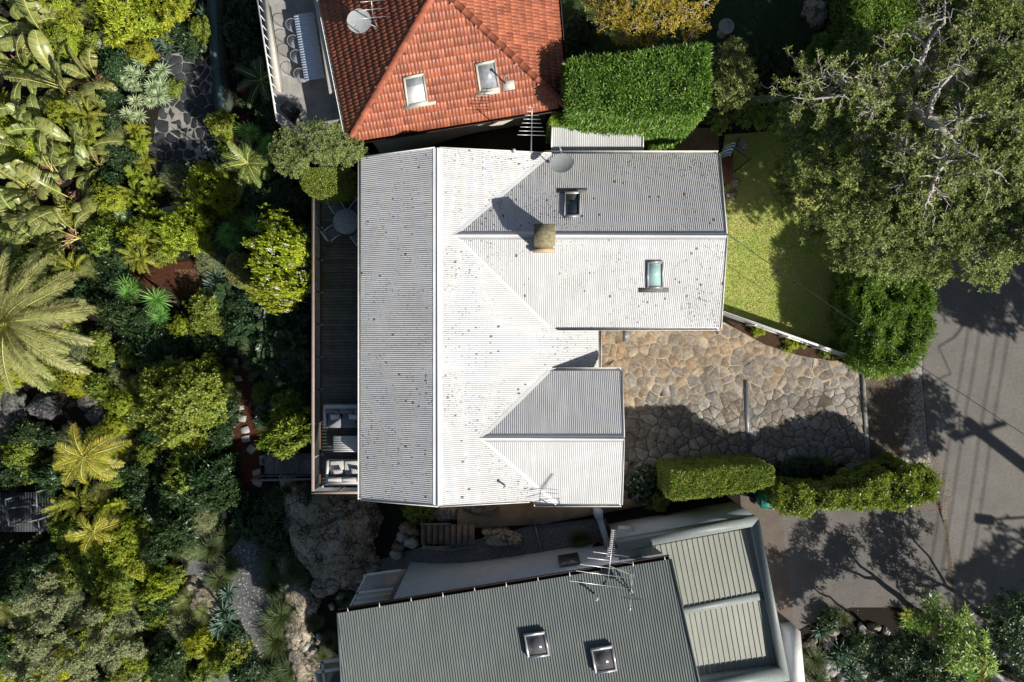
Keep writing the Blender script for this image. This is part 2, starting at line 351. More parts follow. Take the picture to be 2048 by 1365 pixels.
# ---------------------------------------------------------------- foliage helpers
def nrm(a): return a/(np.linalg.norm(a, axis=-1, keepdims=True)+1e-9)
def basis(ax):
    ax = nrm(ax); ref = np.where(np.abs(ax[:, 2:3]) < .9, [[0, 0, 1.]], [[1., 0, 0]])
    u = nrm(np.cross(ax, ref)); return u, np.cross(ax, u)
def leafq(mb, c, d, n, Ln, Wd, m=0, fold=.18, curl=.12):
    N = len(c); Ln = np.broadcast_to(Ln, (N,))[:, None]; Wd = np.broadcast_to(Wd, (N,))[:, None]
    s = nrm(np.cross(d, n))
    V = np.stack([c, c+d*Ln*.48+s*Wd/2+n*Wd*fold, c+d*Ln-n*Ln*curl, c+d*Ln*.48-s*Wd/2+n*Wd*fold], 1).reshape(-1, 3)
    mb.add(V, np.arange(4*N).reshape(N, 4), m)
def rosettes(mb, c, ax, k, Ln, Wd, el=(.2, 1.0), m=0, jit=.25, r=rng):
    """k leaves round every centre c, opening round axis ax"""
    N = len(c); u, v = basis(ax); ax = nrm(ax)
    a = (np.arange(k)[None, :]*2.4+r.uniform(0, 6.3, (N, 1))+r.normal(0, jit, (N, k)))
    e = el[0]+(el[1]-el[0])*(np.arange(k)[None, :]/max(1, k-1))+r.normal(0, .15, (N, k))
    rad = np.cos(a)[..., None]*u[:, None]+np.sin(a)[..., None]*v[:, None]
    d = np.cos(e)[..., None]*rad+np.sin(e)[..., None]*ax[:, None]
    nn = np.cos(e)[..., None]*ax[:, None]-np.sin(e)[..., None]*rad
    cc = np.repeat(c[:, None], k, 1)+d*.02
    l = Ln*r.uniform(.7, 1.15, (N, k))
    leafq(mb, cc.reshape(-1, 3), d.reshape(-1, 3), nn.reshape(-1, 3), l.ravel(), (l*Wd/Ln).ravel(), m)
def blob_pts(n, R, Hh, z0, lump=.25, seed=0, low=-.35, r=rng):
    """points and outward normals on a lumpy dome of radius R and height Hh"""
    d = nrm(r.normal(size=(n*3, 3))); d = d[d[:, 2] > low][:n]
    k = np.array([1+lump*2*(mn.noise(Vector(x*1.7+seed))) + lump*mn.noise(Vector(x*4.1+seed)) for x in d])
    sh = r.uniform(.72, 1.0, len(d))**.6
    p = d*k[:, None]*sh[:, None]*np.array([R, R, Hh/2]); p[:, 2] += z0+Hh/2
    return p, nrm(d+np.array([0, 0, .5]))
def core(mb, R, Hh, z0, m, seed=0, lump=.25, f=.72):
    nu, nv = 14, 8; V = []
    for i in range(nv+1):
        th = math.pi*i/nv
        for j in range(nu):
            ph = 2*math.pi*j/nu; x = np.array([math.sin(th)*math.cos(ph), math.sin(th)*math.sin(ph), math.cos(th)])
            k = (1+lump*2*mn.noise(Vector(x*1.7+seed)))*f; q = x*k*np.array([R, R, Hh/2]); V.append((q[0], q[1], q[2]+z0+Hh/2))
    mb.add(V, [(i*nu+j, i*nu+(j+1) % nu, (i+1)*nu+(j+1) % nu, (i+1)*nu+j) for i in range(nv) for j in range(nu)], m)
def strips(mb, base, d0, L_, Wd, droop, nseg=4, m=0, fold=.25, r=rng, taper=1.0):
    """long bending leaves (agave, yucca, grass)"""
    N = len(base); L_ = np.broadcast_to(L_, (N,)); Wd = np.broadcast_to(Wd, (N,)); droop = np.broadcast_to(droop, (N,))
    p = base.copy(); d = nrm(d0); rows = []
    for i in range(nseg+1):
        t = i/nseg; w = Wd*(1-t**1.8*taper)*(.6+.4*min(1, t*3)); s = nrm(np.cross(d, [[0, 0, 1.]])); n = np.cross(s, d)
        rows.append((p+s*w[:, None]/2+n*w[:, None]*fold, p.copy(), p-s*w[:, None]/2+n*w[:, None]*fold))
        p = p+d*(L_/nseg)[:, None]; d = nrm(d-np.array([[0, 0, 1.]])*(droop/nseg)[:, None])
    V = np.stack([q for row in rows for q in row], 1).reshape(-1, 3); k = 3*(nseg+1)
    f0 = np.array([(3*i+a, 3*i+3+a, 3*i+4+a, 3*i+1+a) for i in range(nseg) for a in (0, 1)])
    mb.add(V, (np.arange(N)[:, None, None]*k+f0[None]).reshape(-1, 4), m)
def shrub(name, R, Hh, lf, Ln, Wd, k, n, lump=.25, el=(.15, 1.0), seed=0, extra=None):
    r = np.random.default_rng(seed+11); mb = MB()
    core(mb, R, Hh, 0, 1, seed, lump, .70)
    p, nn = blob_pts(n, R, Hh, 0, lump, seed, r=r)
    rosettes(mb, p, nn, k, Ln, Wd, el, 0, r=r)
    p, nn = blob_pts(n//2, R*.82, Hh*.86, Hh*.05, lump, seed, r=r)
    rosettes(mb, p, nn, k, Ln, Wd, el, 0, r=r)
    for i in range(5):
        a = i*1.3; mb.tube([(0, 0, -.4), (math.cos(a)*R*.4, math.sin(a)*R*.4, Hh*.6)], [.04, .02], 5, 2)
    mats = [lf, M['hcore'], M['barkd']]
    if extra:
        em, cnt, sz = extra; q, qn = blob_pts(cnt, R*1.03, Hh*1.03, 0, lump, seed, low=0, r=r)
        rosettes(mb, q, qn, 5, sz, sz*.7, (.1, .5), 3, r=r); mats.append(em)
    return mb.build(name, mats)
def spiky(name, lf, n, Ln, Wd, el=(0.1, 1.3), droop=.5, heads=1, spread=.3, stem=.3, seed=0, nseg=4, dead=0):
    r = np.random.default_rng(seed+5); mb = MB()
    for h in range(heads):
        c = np.array([0, 0, stem]) if heads == 1 else np.array([*r.uniform(-spread, spread, 2), stem*r.uniform(.7, 1.2)])
        mb.tube([(c[0]*.4, c[1]*.4, -.4), c], [.05, .04], 6, 1)
        a = np.arange(n)*2.4+r.uniform(0, 6); e = el[0]+(el[1]-el[0])*np.linspace(0, 1, n)**1.2+r.normal(0, .08, n)
        d = np.stack([np.cos(a)*np.cos(e), np.sin(a)*np.cos(e), np.sin(e)], 1)
        strips(mb, np.repeat(c[None], n, 0)+d*.03, d, Ln*r.uniform(.75, 1.1, n), Wd, droop*r.uniform(.6, 1.3, n), nseg, 0, r=r)
    return mb.build(name, [lf, M['barkd']])
def frond(mb, base, az, e0, Ln, leaf, npair, ml, mr, droop=1.2, w=.03, fwd=.9, vee=.35, r=rng, twist=0, seg=1):
    """feather frond: curved rachis and leaflets"""
    nS = 10; p = np.array(base, float); d = np.array([math.cos(az)*math.cos(e0), math.sin(az)*math.cos(e0), math.sin(e0)])
    pts = [p.copy()]; dirs = [d.copy()]
    for i in range(nS):
        p = p+d*Ln/nS; d = d-np.array([0, 0, 1.])*droop/nS; d /= np.linalg.norm(d); pts.append(p.copy()); dirs.append(d.copy())
    pts = np.array(pts); dirs = np.array(dirs)
    mb.tube(pts, np.linspace(.028, .006, nS+1), 4, mr)
    t = np.linspace(.1, .99, npair); ti = t*nS; i0 = np.minimum(ti.astype(int), nS-1); f = (ti-i0)[:, None]
    c = pts[i0]*(1-f)+pts[i0+1]*f; dd = nrm(dirs[i0]*(1-f)+dirs[i0+1]*f)
    sd = nrm(np.cross(dd, [[0, 0, 1.]])); up = np.cross(sd, dd)
    ll = leaf*np.sin(np.pi*np.clip(t*.85+.1, 0, 1))**.6
    for sgn in (1, -1):
        d2 = nrm(sd*sgn+dd*fwd+up*vee+r.normal(0, .09, (npair, 3)))
        n2 = nrm(np.cross(np.cross(d2, up), d2))
        leafq(mb, c, d2, n2, ll*r.uniform(.85, 1.1, npair), w, ml, .1, .18)
def palm(name, label, cat, nf, Ln, leaf, npair, lf, rachis, trunk_h, trunk_r, e=(-.1, 1.3), droop=1.3, w=.03, seed=0, vee=.35, fwd=.9, deadn=0, trunk_lean=(0, 0)):
    r = np.random.default_rng(seed); root = thing(name, label, cat)
    t = MB(); top = np.array([trunk_lean[0], trunk_lean[1], trunk_h])
    n = 14; pts = [top*(i/n)+np.array([0, 0, -.5*(1-i/n)]) for i in range(n+1)]
    t.tube(pts, [trunk_r*(1.25-.25*i/n)*(1+.08*(i % 2)) for i in range(n+1)], 12, 0)
    t.build('trunk', M['barkd'], root)
    mb = MB()
    for i in range(nf):
        u = i/max(1, nf-1)
        frond(mb, top, i*2.4+r.normal(0, .12), e[0]+(e[1]-e[0])*u**1.3+r.normal(0, .06), Ln*r.uniform(.85, 1.08)*(1-.25*u), leaf, npair, 0, 1, droop*(1-.35*u)*r.uniform(.8, 1.2), w, fwd, vee, r)
    mb.build('crown', [lf, rachis], root)
    if deadn:
        mb = MB()
        for i in range(deadn): frond(mb, top-np.array([0, 0, .15]), i*2.1+.5, -.35, Ln*.8, leaf*.9, npair//2, 0, 0, 1.6, w, fwd, vee, r)
        mb.build('dead_frond', [L['dead']], root)
    return root
def banana(name, nl, seed, big=1.0):
    r = np.random.default_rng(seed); mb = MB(); fan = r.uniform(0, 3.14)
    for i in range(nl):
        az = (fan+(0 if i % 2 else math.pi)+r.normal(0, .75)) if i % 3 else r.uniform(0, 6.28)
        e = r.uniform(.55, 1.35); Ln = big*r.uniform(1.3, 1.95); wd = big*r.uniform(.34, .50)
        p = np.array([r.normal(0, .12), r.normal(0, .12), 0.]); d = np.array([math.cos(az)*math.cos(e), math.sin(az)*math.cos(e), math.sin(e)])
        nS = 16; pts = [p.copy()]; ds = [d.copy()]
        st = big*r.uniform(.7, 1.2); tot = st+Ln; dr = r.uniform(1.0, 1.9)
        for k in range(nS):
            p = p+d*tot/nS; d = d-np.array([0, 0, 1.])*dr/nS*(0.35 if k < 5 else 1.15); d /= np.linalg.norm(d); pts.append(p.copy()); ds.append(d.copy())
        pts = np.array(pts); ds = np.array(ds)
        mb.tube(pts, np.linspace(.035, .008, nS+1)*big, 4, 1)
        t0 = st/tot; nk = 30; t = np.linspace(t0, .995, nk+1); roll = r.normal(0, .35)
        ti = t*nS; i0 = np.minimum(ti.astype(int), nS-1); f = (ti-i0)[:, None]
        c = pts[i0]*(1-f)+pts[i0+1]*f; dd = nrm(ds[i0]*(1-f)+ds[i0+1]*f)
        sd = nrm(np.cross(dd, [[0, 0, 1.]])); up = np.cross(sd, dd)
        s2 = sd*math.cos(roll)+up*math.sin(roll); u2 = np.cross(s2, dd)
        s_ = (t-t0)/(1-t0); wv = wd*np.sin(np.pi*np.clip(s_*.93+.05, 0, 1))**.55
        tear = r.random() < .65
        for sgn in (1, -1):
            gap = 0; dro = 0.15
            for k in range(nk):
                if tear and r.random() < .34: gap = r.uniform(.1, .45); dro = r.uniform(.0, .45)
                else: gap *= .3
                a, b = c[k], c[k+1]; fa, fb = .35, .35
                oa = nrm(s2[k]*sgn+dd[k]*fa+u2[k]*(.35-dro)); ob = nrm(s2[k+1]*sgn+dd[k+1]*(fb-gap*.6)+u2[k+1]*(.35-dro))
                pm = [a, b, b+ob*wv[k+1]*.55, a+oa*wv[k]*.55]
                tip = [b+ob*wv[k+1]*.95-u2[k]*wv[k]*.25, a+oa*wv[k]*.95-u2[k]*wv[k]*.25]
                if gap < .05 and k > 0:
                    mb.add(pm+tip, [(0, 1, 2, 3), (3, 2, 4, 5)], 0)
                else:
                    mb.add(pm+tip, [(0, 1, 2, 3), (3, 2, 4, 5)], 0)
    for i in range(9):
        az = r.uniform(0, 6.28); pts = [np.array([0, 0, .3]), np.array([math.cos(az)*.35, math.sin(az)*.35, .55]), np.array([math.cos(az)*.8, math.sin(az)*.8, .15])]
        mb.tube(pts, [.03, .03, .01], 4, 2)
        c = np.linspace(pts[1], pts[2], 6); d = nrm(np.tile(pts[2]-pts[1], (6, 1))+r.normal(0, .3, (6, 3)))
        leafq(mb, c, d, np.tile([0, 0, 1.], (6, 1))+r.normal(0, .3, (6, 3)), .45, .12, 2)
    mb.tube([(0, 0, -.5), (0, 0, .35)], [.12, .07], 7, 2)
    return mb.build(name, [L['ban'], L['rib'], L['dead']])
def feathery(name, lf, n, Ln, leaf, seed=0, npair=16, w=.03, stem=.4, el=(.0, 1.25)):
    """fern / philodendron clump of short fronds"""
    r = np.random.default_rng(seed); mb = MB()
    for i in range(n):
        u = i/max(1, n-1)
        frond(mb, (r.normal(0, .08), r.normal(0, .08), stem), i*2.4+r.normal(0, .3), el[0]+(el[1]-el[0])*u+r.normal(0, .1), Ln*r.uniform(.75, 1.1), leaf, npair, 0, 0, 1.1, w, .7, .15, r)
    mb.tube([(0, 0, -.4), (0, 0, stem)], [.06, .05], 6, 1)
    return mb.build(name, [lf, M['barkd']])
def hedge(name, label, cat, outline, z0, z1, lf, Ln, Wd, dens, group=None, batter=.0, k=4, rough=.10, up=.7, seed=3, corem='hcore', side_dens=None):
    """clipped hedge from a world outline (counter-clockwise), top at z1"""
    r = np.random.default_rng(seed); pts = np.array([p[:2] for p in outline]); mb = MB()
    ar = .5*np.sum(pts[:, 0]*np.roll(pts[:, 1], -1)-np.roll(pts[:, 0], -1)*pts[:, 1])
    if ar < 0: pts = pts[::-1]; ar = -ar
    c = pts.mean(0); ins = c+(pts-c)*(1-.22/np.maximum(.5, np.linalg.norm(pts-c, axis=1)))[:, None]
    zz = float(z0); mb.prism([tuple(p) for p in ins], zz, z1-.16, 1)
    def inside(q):
        res = np.zeros(len(q), bool); x, y = q[:, 0], q[:, 1]
        for i in range(len(pts)):
            (xa, ya), (xb, yb) = pts[i], pts[(i+1) % len(pts)]
            cnd = ((ya > y) != (yb > y)); res ^= cnd & (x < (xb-xa)*(y-ya)/(yb-ya+1e-12)+xa)
        return res
    n = int(ar*dens*1.6); q = r.uniform(pts.min(0), pts.max(0), (int(n*2.2), 2)); q = q[inside(q)][:n]
    zt = z1+np.array([mn.noise(Vector((a*1.6, b*1.6, seed)))*rough*1.6+mn.noise(Vector((a*5, b*5, seed)))*rough*.7 for a, b in q])-r.uniform(0, .14, len(q))
    p = np.column_stack([q, zt]); a = nrm(np.column_stack([r.normal(0, .45, (len(q), 2)), np.full(len(q), up)]))
    rosettes(mb, p, a, k, Ln, Wd, (.1, 1.1), 0, r=r)
    sdn = side_dens or dens
    for i in range(len(pts)):
        A, B = pts[i], pts[(i+1) % len(pts)]; l = np.linalg.norm(B-A); nn = np.array([(B-A)[1], -(B-A)[0]])/l
        m_ = int(l*(z1-z0)*sdn); t = r.random(m_)[:, None]; z = r.uniform(z0, z1, m_)
        xy = A+(B-A)*t; off = np.array([mn.noise(Vector((u*1.5, v*1.5, w*1.5)))*rough*1.6 for (u, v), w in zip(xy, z)])+r.uniform(-.1, .04, m_)
        off = off+batter*(z1-z)/(z1-z0)
        xy = xy+nn*off[:, None]
        rosettes(mb, np.column_stack([xy, z]), nrm(np.column_stack([np.tile(nn, (m_, 1)), np.full(m_, .35)])+r.normal(0, .35, (m_, 3))), k, Ln, Wd, (.1, 1.1), 0, r=r)
    o = mb.build(name, [lf, M[corem]]); return tag(o, label, cat, group)
def limb(mb, a, b, r0, r1, m=0, wig=.12, n=6, r=rng):
    a = np.array(a, float); b = np.array(b, float); l = np.linalg.norm(b-a)
    pts = [a+(b-a)*t+(r.normal(0, wig*l*.25, 3) if 0 < i < n else 0) for i, t in enumerate(np.linspace(0, 1, n+1))]
    mb.tube(pts, np.linspace(r0, r1, n+1), 7 if r0 > .06 else 5, m); return pts
def bigtree(name, label, cat, base, fork, blobs, lf, Ln, Wd, k, per, bark, group=None, tr=.3, twigs=6, seed=0, lean=None, gap=.0, flat=.7):
    """trunk, limbs to every blob centre (x,y,z,r), leaves clustered at the blobs"""
    r = np.random.default_rng(seed); root = thing(name, label, cat, base, group); base = np.array(base, float); fork = np.array(fork, float)
    t = MB(); limb(t, base-[0, 0, .4], fork, tr, tr*.7, wig=.05, n=6, r=r)
    t.build('trunk', bark, root, True)
    lm = MB(); cr = MB(); done = [fork]; rad = [tr*.6]
    order = sorted(blobs, key=lambda b: np.linalg.norm(np.array(b[:3])-fork))
    for bx, by, bz, br in order:
        bare = br < 0; br = abs(br)
        c = np.array([bx, by, bz]); dist = [np.linalg.norm(c-d)+.35*np.linalg.norm(d-fork) for d in done]; j = int(np.argmin(dist))
        r0 = max(.035, min(rad[j]*.85, .07+.05*np.linalg.norm(c-done[j]))); limb(lm, done[j], c, r0, r0*.5, wig=.16, r=r); done.append(c); rad.append(r0*.7)
        for _ in range(twigs*(2 if bare else 1)):
            e = c+nrm(r.normal(size=3)+[0, 0, .3])*br*r.uniform(.6, .95)*np.array([1, 1, flat]); limb(lm, c+(e-c)*.02, e, .028, .008, wig=.25, n=4, r=r)
        n = int(per*br*br*(.18 if bare else 1)); d = nrm(r.normal(size=(n, 3))); d[:, 2] = np.where(d[:, 2] < -.3, -d[:, 2], d[:, 2])
        kk = np.array([1+.55*mn.noise(Vector(x*2.1+c))+.3*mn.noise(Vector(x*5+c)) for x in d])
        p = c+d*(kk*r.uniform(.45, 1, n)**.5)[:, None]*np.array([br, br, br*flat])
        if gap:
            keep = np.array([mn.noise(Vector(x*1.15))+.5*mn.noise(Vector(x*2.7)) > -gap for x in p]); p = p[keep]; d = d[keep]
        rosettes(cr, p, nrm(d+[0, 0, .8]+r.normal(0, .4, d.shape)), k, Ln, Wd, (.05, 1.0), 0, r=r)
    lm.build('limb', bark, root, True); cr.build('crown', lf, root)
    return root
def rock(name, label, c, sx, sy, sz, seed, m=None, group=None, sub=4, rot=0, amp=.28):
    import bmesh
    bm = bmesh.new(); bmesh.ops.create_icosphere(bm, subdivisions=sub, radius=1)
    V = np.array([v.co[:] for v in bm.verts]); Fc = np.array([[v.index for v in f.verts] for f in bm.faces]); bm.free()
    out = []
    for v in V:
        k = 1+amp*(mn.noise(Vector(v*1.1+seed))*1.1+mn.noise(Vector(v*2.6+seed*2))*.55+mn.noise(Vector(v*6+seed))*.22+mn.noise(Vector(v*14+seed))*.09)
        rg_ = 1-2*abs(mn.noise(Vector(v*1.5+seed*3.1+5))); k -= amp*.9*max(0, rg_-.72)*2.2
        fc = mn.noise(Vector((round(v[0]*2.2+seed), round(v[1]*2.2), round(v[2]*2.2))))*.5; k += amp*.22*fc
        k += amp*.16*mn.noise(Vector(v*22+seed))+amp*.16*mn.noise(Vector(v*9+seed*2))+amp*.30*(1-2*abs(mn.noise(Vector(v*3.2+seed))))*.5
        q = v*k; q[2] = max(q[2], -.6); out.append(q*[sx, sy, sz])
    out = np.array(out); cr_, sr = math.cos(rot), math.sin(rot)
    out = np.column_stack([out[:, 0]*cr_-out[:, 1]*sr, out[:, 0]*sr+out[:, 1]*cr_, out[:, 2]])
    mb = MB(); mb.add(out, Fc); o = mb.build(name, m or M['rock'], None, True); o.location = [float(v) for v in c]
    return tag(o, label, 'rock', group)
# ---------------------------------------------------------------- flagstones (real stones)
def clip_poly(poly, p, n):
    out = []
    for i in range(len(poly)):
        a, b = poly[i], poly[(i+1) % len(poly)]; da = (a-p)@n; db = (b-p)@n
        if da <= 0: out.append(a)
        if da*db < 0: out.append(a+(b-a)*(da/(da-db)))
    return out
def in_poly(pt, poly):
    x, y = pt[0], pt[1]; c = False
    for i in range(len(poly)):
        xa, ya = poly[i][0], poly[i][1]; xb, yb = poly[(i+1) % len(poly)][0], poly[(i+1) % len(poly)][1]
        if (ya > y) != (yb > y) and x < (xb-xa)*(y-ya)/(yb-ya+1e-12)+xa: c = not c
    return c
def flagstones(mb, outline, size, gap, zf, th=.03, seed=0, m=0, jit=.47, aniso=1.0, mf=None):
    r = np.random.default_rng(seed); o = np.array([p[:2] for p in outline]); lo, hi = o.min(0)-size, o.max(0)+size
    pts = {}
    nx, ny = int((hi[0]-lo[0])/(size*aniso))+1, int((hi[1]-lo[1])/size)+1
    for i in range(nx):
        for j in range(ny):
            pts[i, j] = lo+np.array([(i+.5+(.3 if j % 2 else 0)+r.uniform(-jit, jit))*size*aniso, (j+.5+r.uniform(-jit, jit))*size])
    for (i, j), c in pts.items():
        if not in_poly(c, o): continue
        if r.random() < .008: continue
        if mf: m = mf(c[0], c[1], r)
        poly = [c+np.array(d)*size*1.6 for d in ((-1, -1), (1, -1), (1, 1), (-1, 1))]
        for a in range(-3, 4):
            for b in range(-3, 4):
                q = pts.get((i+a, j+b))
                if q is None or (a == 0 and b == 0): continue
                n = q-c; l = np.linalg.norm(n); n = n/l
                poly = clip_poly(poly, c+n*(l/2-gap/2*r.uniform(.6, 1.5)), n)
                if len(poly) < 3: break
            if len(poly) < 3: break
        if len(poly) < 3: continue
        pl = []
        for t in range(len(poly)):
            a, b = poly[t], poly[(t+1) % len(poly)]; pl += [a+(b-a)*.10+r.normal(0, .006, 2), a+(b-a)*.36+r.normal(0, .014, 2), a+(b-a)*.64+r.normal(0, .014, 2), a+(b-a)*.90+r.normal(0, .006, 2)]
        pl = np.array(pl); cc = pl.mean(0); k = len(pl); g = r.normal(0, .008, 2); dz = r.uniform(-.003, .003)
        z0 = float(zf(cc[0], cc[1]))
        gx = (float(zf(cc[0]+.1, cc[1]))-z0)/.1; gy = (float(zf(cc[0], cc[1]+.1))-z0)/.1
        Z = lambda q, h: z0+gx*(q[0]-cc[0])+gy*(q[1]-cc[1])+h+(q-cc)@g+dz
        ins = cc+(pl-cc)*.965
        V = [(q[0], q[1], Z(q, -.04)) for q in pl]+[(q[0], q[1], Z(q, th-.004)) for q in pl]+[(q[0], q[1], Z(q, th)) for q in ins]
        Fq = [(s*k+t, s*k+(t+1) % k, (s+1)*k+(t+1) % k, (s+1)*k+t) for s in (0, 1) for t in range(k)]
        mb.add(V, Fq, m); o_ = mb.n-3*k; mb.F.append((np.array([[2*k+t+o_ for t in range(k)]]), m))
def drape(mb, outline, zf, off, step=.3, m=0):
    """sheet over the ground inside an outline, cut to its edge"""
    o = [np.array(p[:2], float) for p in outline]; A = np.array(o); lo, hi = A.min(0), A.max(0)
    ar = .5*sum(o[i][0]*o[(i+1) % len(o)][1]-o[(i+1) % len(o)][0]*o[i][1] for i in range(len(o)))
    x = lo[0]
    while x < hi[0]:
        y = lo[1]
        while y < hi[1]:
            cell = [np.array(q) for q in ((x, y), (x+step, y), (x+step, y+step), (x, y+step))]
            ins = [in_poly(q, o) for q in cell]
            near = any(abs(A[:, 0]-x).min() < 99 for _ in (0,))
            if all(ins) : polys = [cell]
            else:
                polys = []
                # clip the outline polygon to the cell (Sutherland-Hodgman on the outline)
                pl = o
                for p, n in (((x, y), (-1, 0)), ((x+step, y), (1, 0)), ((x, y), (0, -1)), ((x, y+step), (0, 1))):
                    if len(pl) >= 3: pl = clip_poly(pl, np.array(p, float), np.array(n, float))
                if len(pl) >= 3:
                    a2 = .5*sum(pl[i][0]*pl[(i+1) % len(pl)][1]-pl[(i+1) % len(pl)][0]*pl[i][1] for i in range(len(pl)))
                    if abs(a2) > 1e-5: polys = [pl]
            for pl in polys:
                mb.poly([(q[0], q[1], float(zf(q[0], q[1]))+off) for q in (pl if ar > 0 or polys[0] is cell else pl[::-1])], m)
            y += step
        x += step
# ---------------------------------------------------------------- roof sheets
def rows_of(poly2, u):
    ys = []
    for i in range(len(poly2)):
        (ua, va), (ub, vb) = poly2[i], poly2[(i+1) % len(poly2)]
        if (ua > u) != (ub > u): ys.append((va+(vb-va)*(u-ua)/(ub-ua), (vb-va)/(ub-ua)))
    ys.sort(); return ys
def corr(mb, poly3, ud, pitch=.076, amp=.0088, m=0, spl=8, prof='sine', off=0.0):
    """profiled metal sheet filling a flat 3-D polygon; ud = along the eave"""
    p = np.array(poly3, float); o = p[0]; n = np.zeros(3)
    for i in range(1, len(p)-1): n += np.cross(p[i]-o, p[i+1]-o)
    n /= np.linalg.norm(n); n = n if n[2] > 0 else -n
    u = np.array(ud, float); u -= n*(u@n); u /= np.linalg.norm(u); v = np.cross(n, u)
    q = [((a-o)@u, (a-o)@v) for a in p]; u0 = min(a for a, _ in q); u1 = max(a for a, _ in q)
    if prof == 'sine':
        du = pitch/spl; ks = np.arange(math.floor(u0/du), math.ceil(u1/du)+1)*du; h = amp*np.cos(2*np.pi*ks/pitch)
    else:
        a_ = []; hh = []
        k0, k1 = math.floor(u0/pitch)-1, math.ceil(u1/pitch)+1; w = .035
        for k in range(k0, k1):
            for t, z in ((0, 0), (w*.5, amp), (w*1.0, amp), (w*1.5, 0)): a_.append(k*pitch+t); hh.append(z)
        ks = np.array(a_); h = np.array(hh)
    for i in range(len(ks)-1):
        a, b = max(ks[i], u0), min(ks[i+1], u1)
        if b-a < 1e-6: continue
        mid = (a+b)/2; ys = rows_of(q, mid)
        for j in range(0, len(ys)-1, 2):
            (y0, s0), (y1, s1) = ys[j], ys[j+1]
            f = lambda uu, vv, hh: o+u*uu+v*vv+n*(hh+off)
            mb.add([f(a, y0+s0*(a-mid), h[i]), f(b, y0+s0*(b-mid), h[i+1]), f(b, y1+s1*(b-mid), h[i+1]), f(a, y1+s1*(a-mid), h[i])], [(0, 1, 2, 3)], m)
def tiles(mb, poly3, ud, cw=.27, cl=.31, m=0, seed=0):
    r = np.random.default_rng(seed); p = np.array(poly3, float); o = p[0]; n = np.zeros(3)
    for i in range(1, len(p)-1): n += np.cross(p[i]-o, p[i+1]-o)
    n /= np.linalg.norm(n); n = n if n[2] > 0 else -n
    u = np.array(ud, float); u -= n*(u@n); u /= np.linalg.norm(u); v = np.cross(n, u)
    if v[2] < 0: v = -v
    q = [np.array(((a-o)@u, (a-o)@v)) for a in p]; A = np.array(q); u0, v0 = A.min(0); u1, v1 = A.max(0)
    pu = np.array([0, .06, .12, .22, .34, .44, .50, .56, .66, .78, .88, .94, 1.0]); ph = np.array([0, .004, .016, .030, .030, .016, .004, .016, .030, .030, .016, .004, 0])
    for j in range(int((v1-v0)/cl)+2):
        for i in range(-1, int((u1-u0)/cw)+2):
            su = u0+i*cw+(.135 if j % 2 else 0); sv = v0-.02+j*cl
            if not in_poly((su+cw/2, sv+cl/2), q) and not in_poly((su+cw*.15, sv+cl*.3), q) and not in_poly((su+cw*.85, sv+cl*.3), q): continue
            ins = [in_poly((su+cw*f, sv+cl*g), q) for f in (.05, .95) for g in (.05, .9)]
            if sum(ins) < 2: continue
            dz = r.uniform(-.003, .004); V = []; k = len(pu)
            for (vv, hb) in ((sv, .0), (sv, .034), (sv+cl+.02, .0)):
                for a, hh in zip(pu, ph):
                    V.append(o+u*(su+a*cw*.985)+v*vv+n*((hh if hb or vv > sv else 0)*(1)+hb+dz+.004))
            mb.add(V, [(s*k+t, s*k+t+1, (s+1)*k+t+1, (s+1)*k+t) for s in (0, 1) for t in range(k-1)], m)
# ================================================================ SETTING
def axis(lo, hi, st, far):
    a = list(np.arange(lo, hi+st/2, st)); x = st; v = lo; pre = []
    while v > -far: x *= 1.5; v -= x; pre.append(v)
    x = st; v = hi; post = []
    while v < far: x *= 1.5; v += x; post.append(v)
    return np.array(pre[::-1]+a+post)
gx = axis(-28, 26, .3, 400); gy = axis(-20, 20, .3, 400)
X, Y = np.meshgrid(gx, gy, indexing='ij'); Z = T(X, Y)
ny_ = len(gy); ii, jj = np.meshgrid(np.arange(len(gx)-1), np.arange(ny_-1), indexing='ij')
k_ = (ii*ny_+jj).ravel()
mb = MB(); mb.add(np.column_stack([X.ravel(), Y.ravel(), Z.ravel()]), np.column_stack([k_, k_+ny_, k_+ny_+1, k_+1]))
tag(mb.build('ground', M['soil'], None, True), kind='structure')
def sheet(name, px, m, off, step=.5, zf=T, kind='structure'):
    mb = MB(); drape(mb, [PT(*q) for q in px] if zf is T else [P(*q, zf(0, 0)) for q in px], zf, off, step)
    o = mb.build(name, m); return tag(o, kind=kind)
Z0 = lambda x, y: 0.0
# road, verge, driveways
mb = MB(); drape(mb, [P(*q, 0) for q in ((1868, 520), (1850, 640), (1845, 760), (1856, 890), (1890, 1060), (1905, 1180), (1965, 1290), (2060, 1365), (2300, 1500), (3300, 1900), (3300, -900), (1850, -900), (1835, 0), (1840, 200), (1865, 400))], Z0, .012, 2)
tag(mb.build('road', M['asphalt']), kind='structure')
sheet('driveway', [(1495, 1030), (1870, 1000), (1890, 1060), (1905, 1180), (1950, 1270), (1890, 1235), (1800, 1215), (1750, 1215), (1700, 1215), (1640, 1240), (1590, 1262), (1580, 1400), (1500, 1400)], M['drive'], .016, 1, Z0)
sheet('driveway_apron', [(1480, 990), (1560, 1008), (1588, 1258), (1590, 1300), (1500, 1310)], M['drive2'], .020, 1, Z0)
sheet('pavement', [(1728, 715), (1770, 715), (1848, 640), (1844, 760), (1855, 890), (1880, 950), (1740, 935)], M['verge'], .008, 1, Z0)
tag(MB().build('x', M['soil']) if False else (lambda mb: (mb.add([P(1886, 1040, .02), P(1893, 1040, .02), P(1910, 1180, .02), P(1903, 1180, .02)], [(0, 3, 2, 1)]), mb.build('road_seam', M['joint']))[1])(MB()), kind='structure')
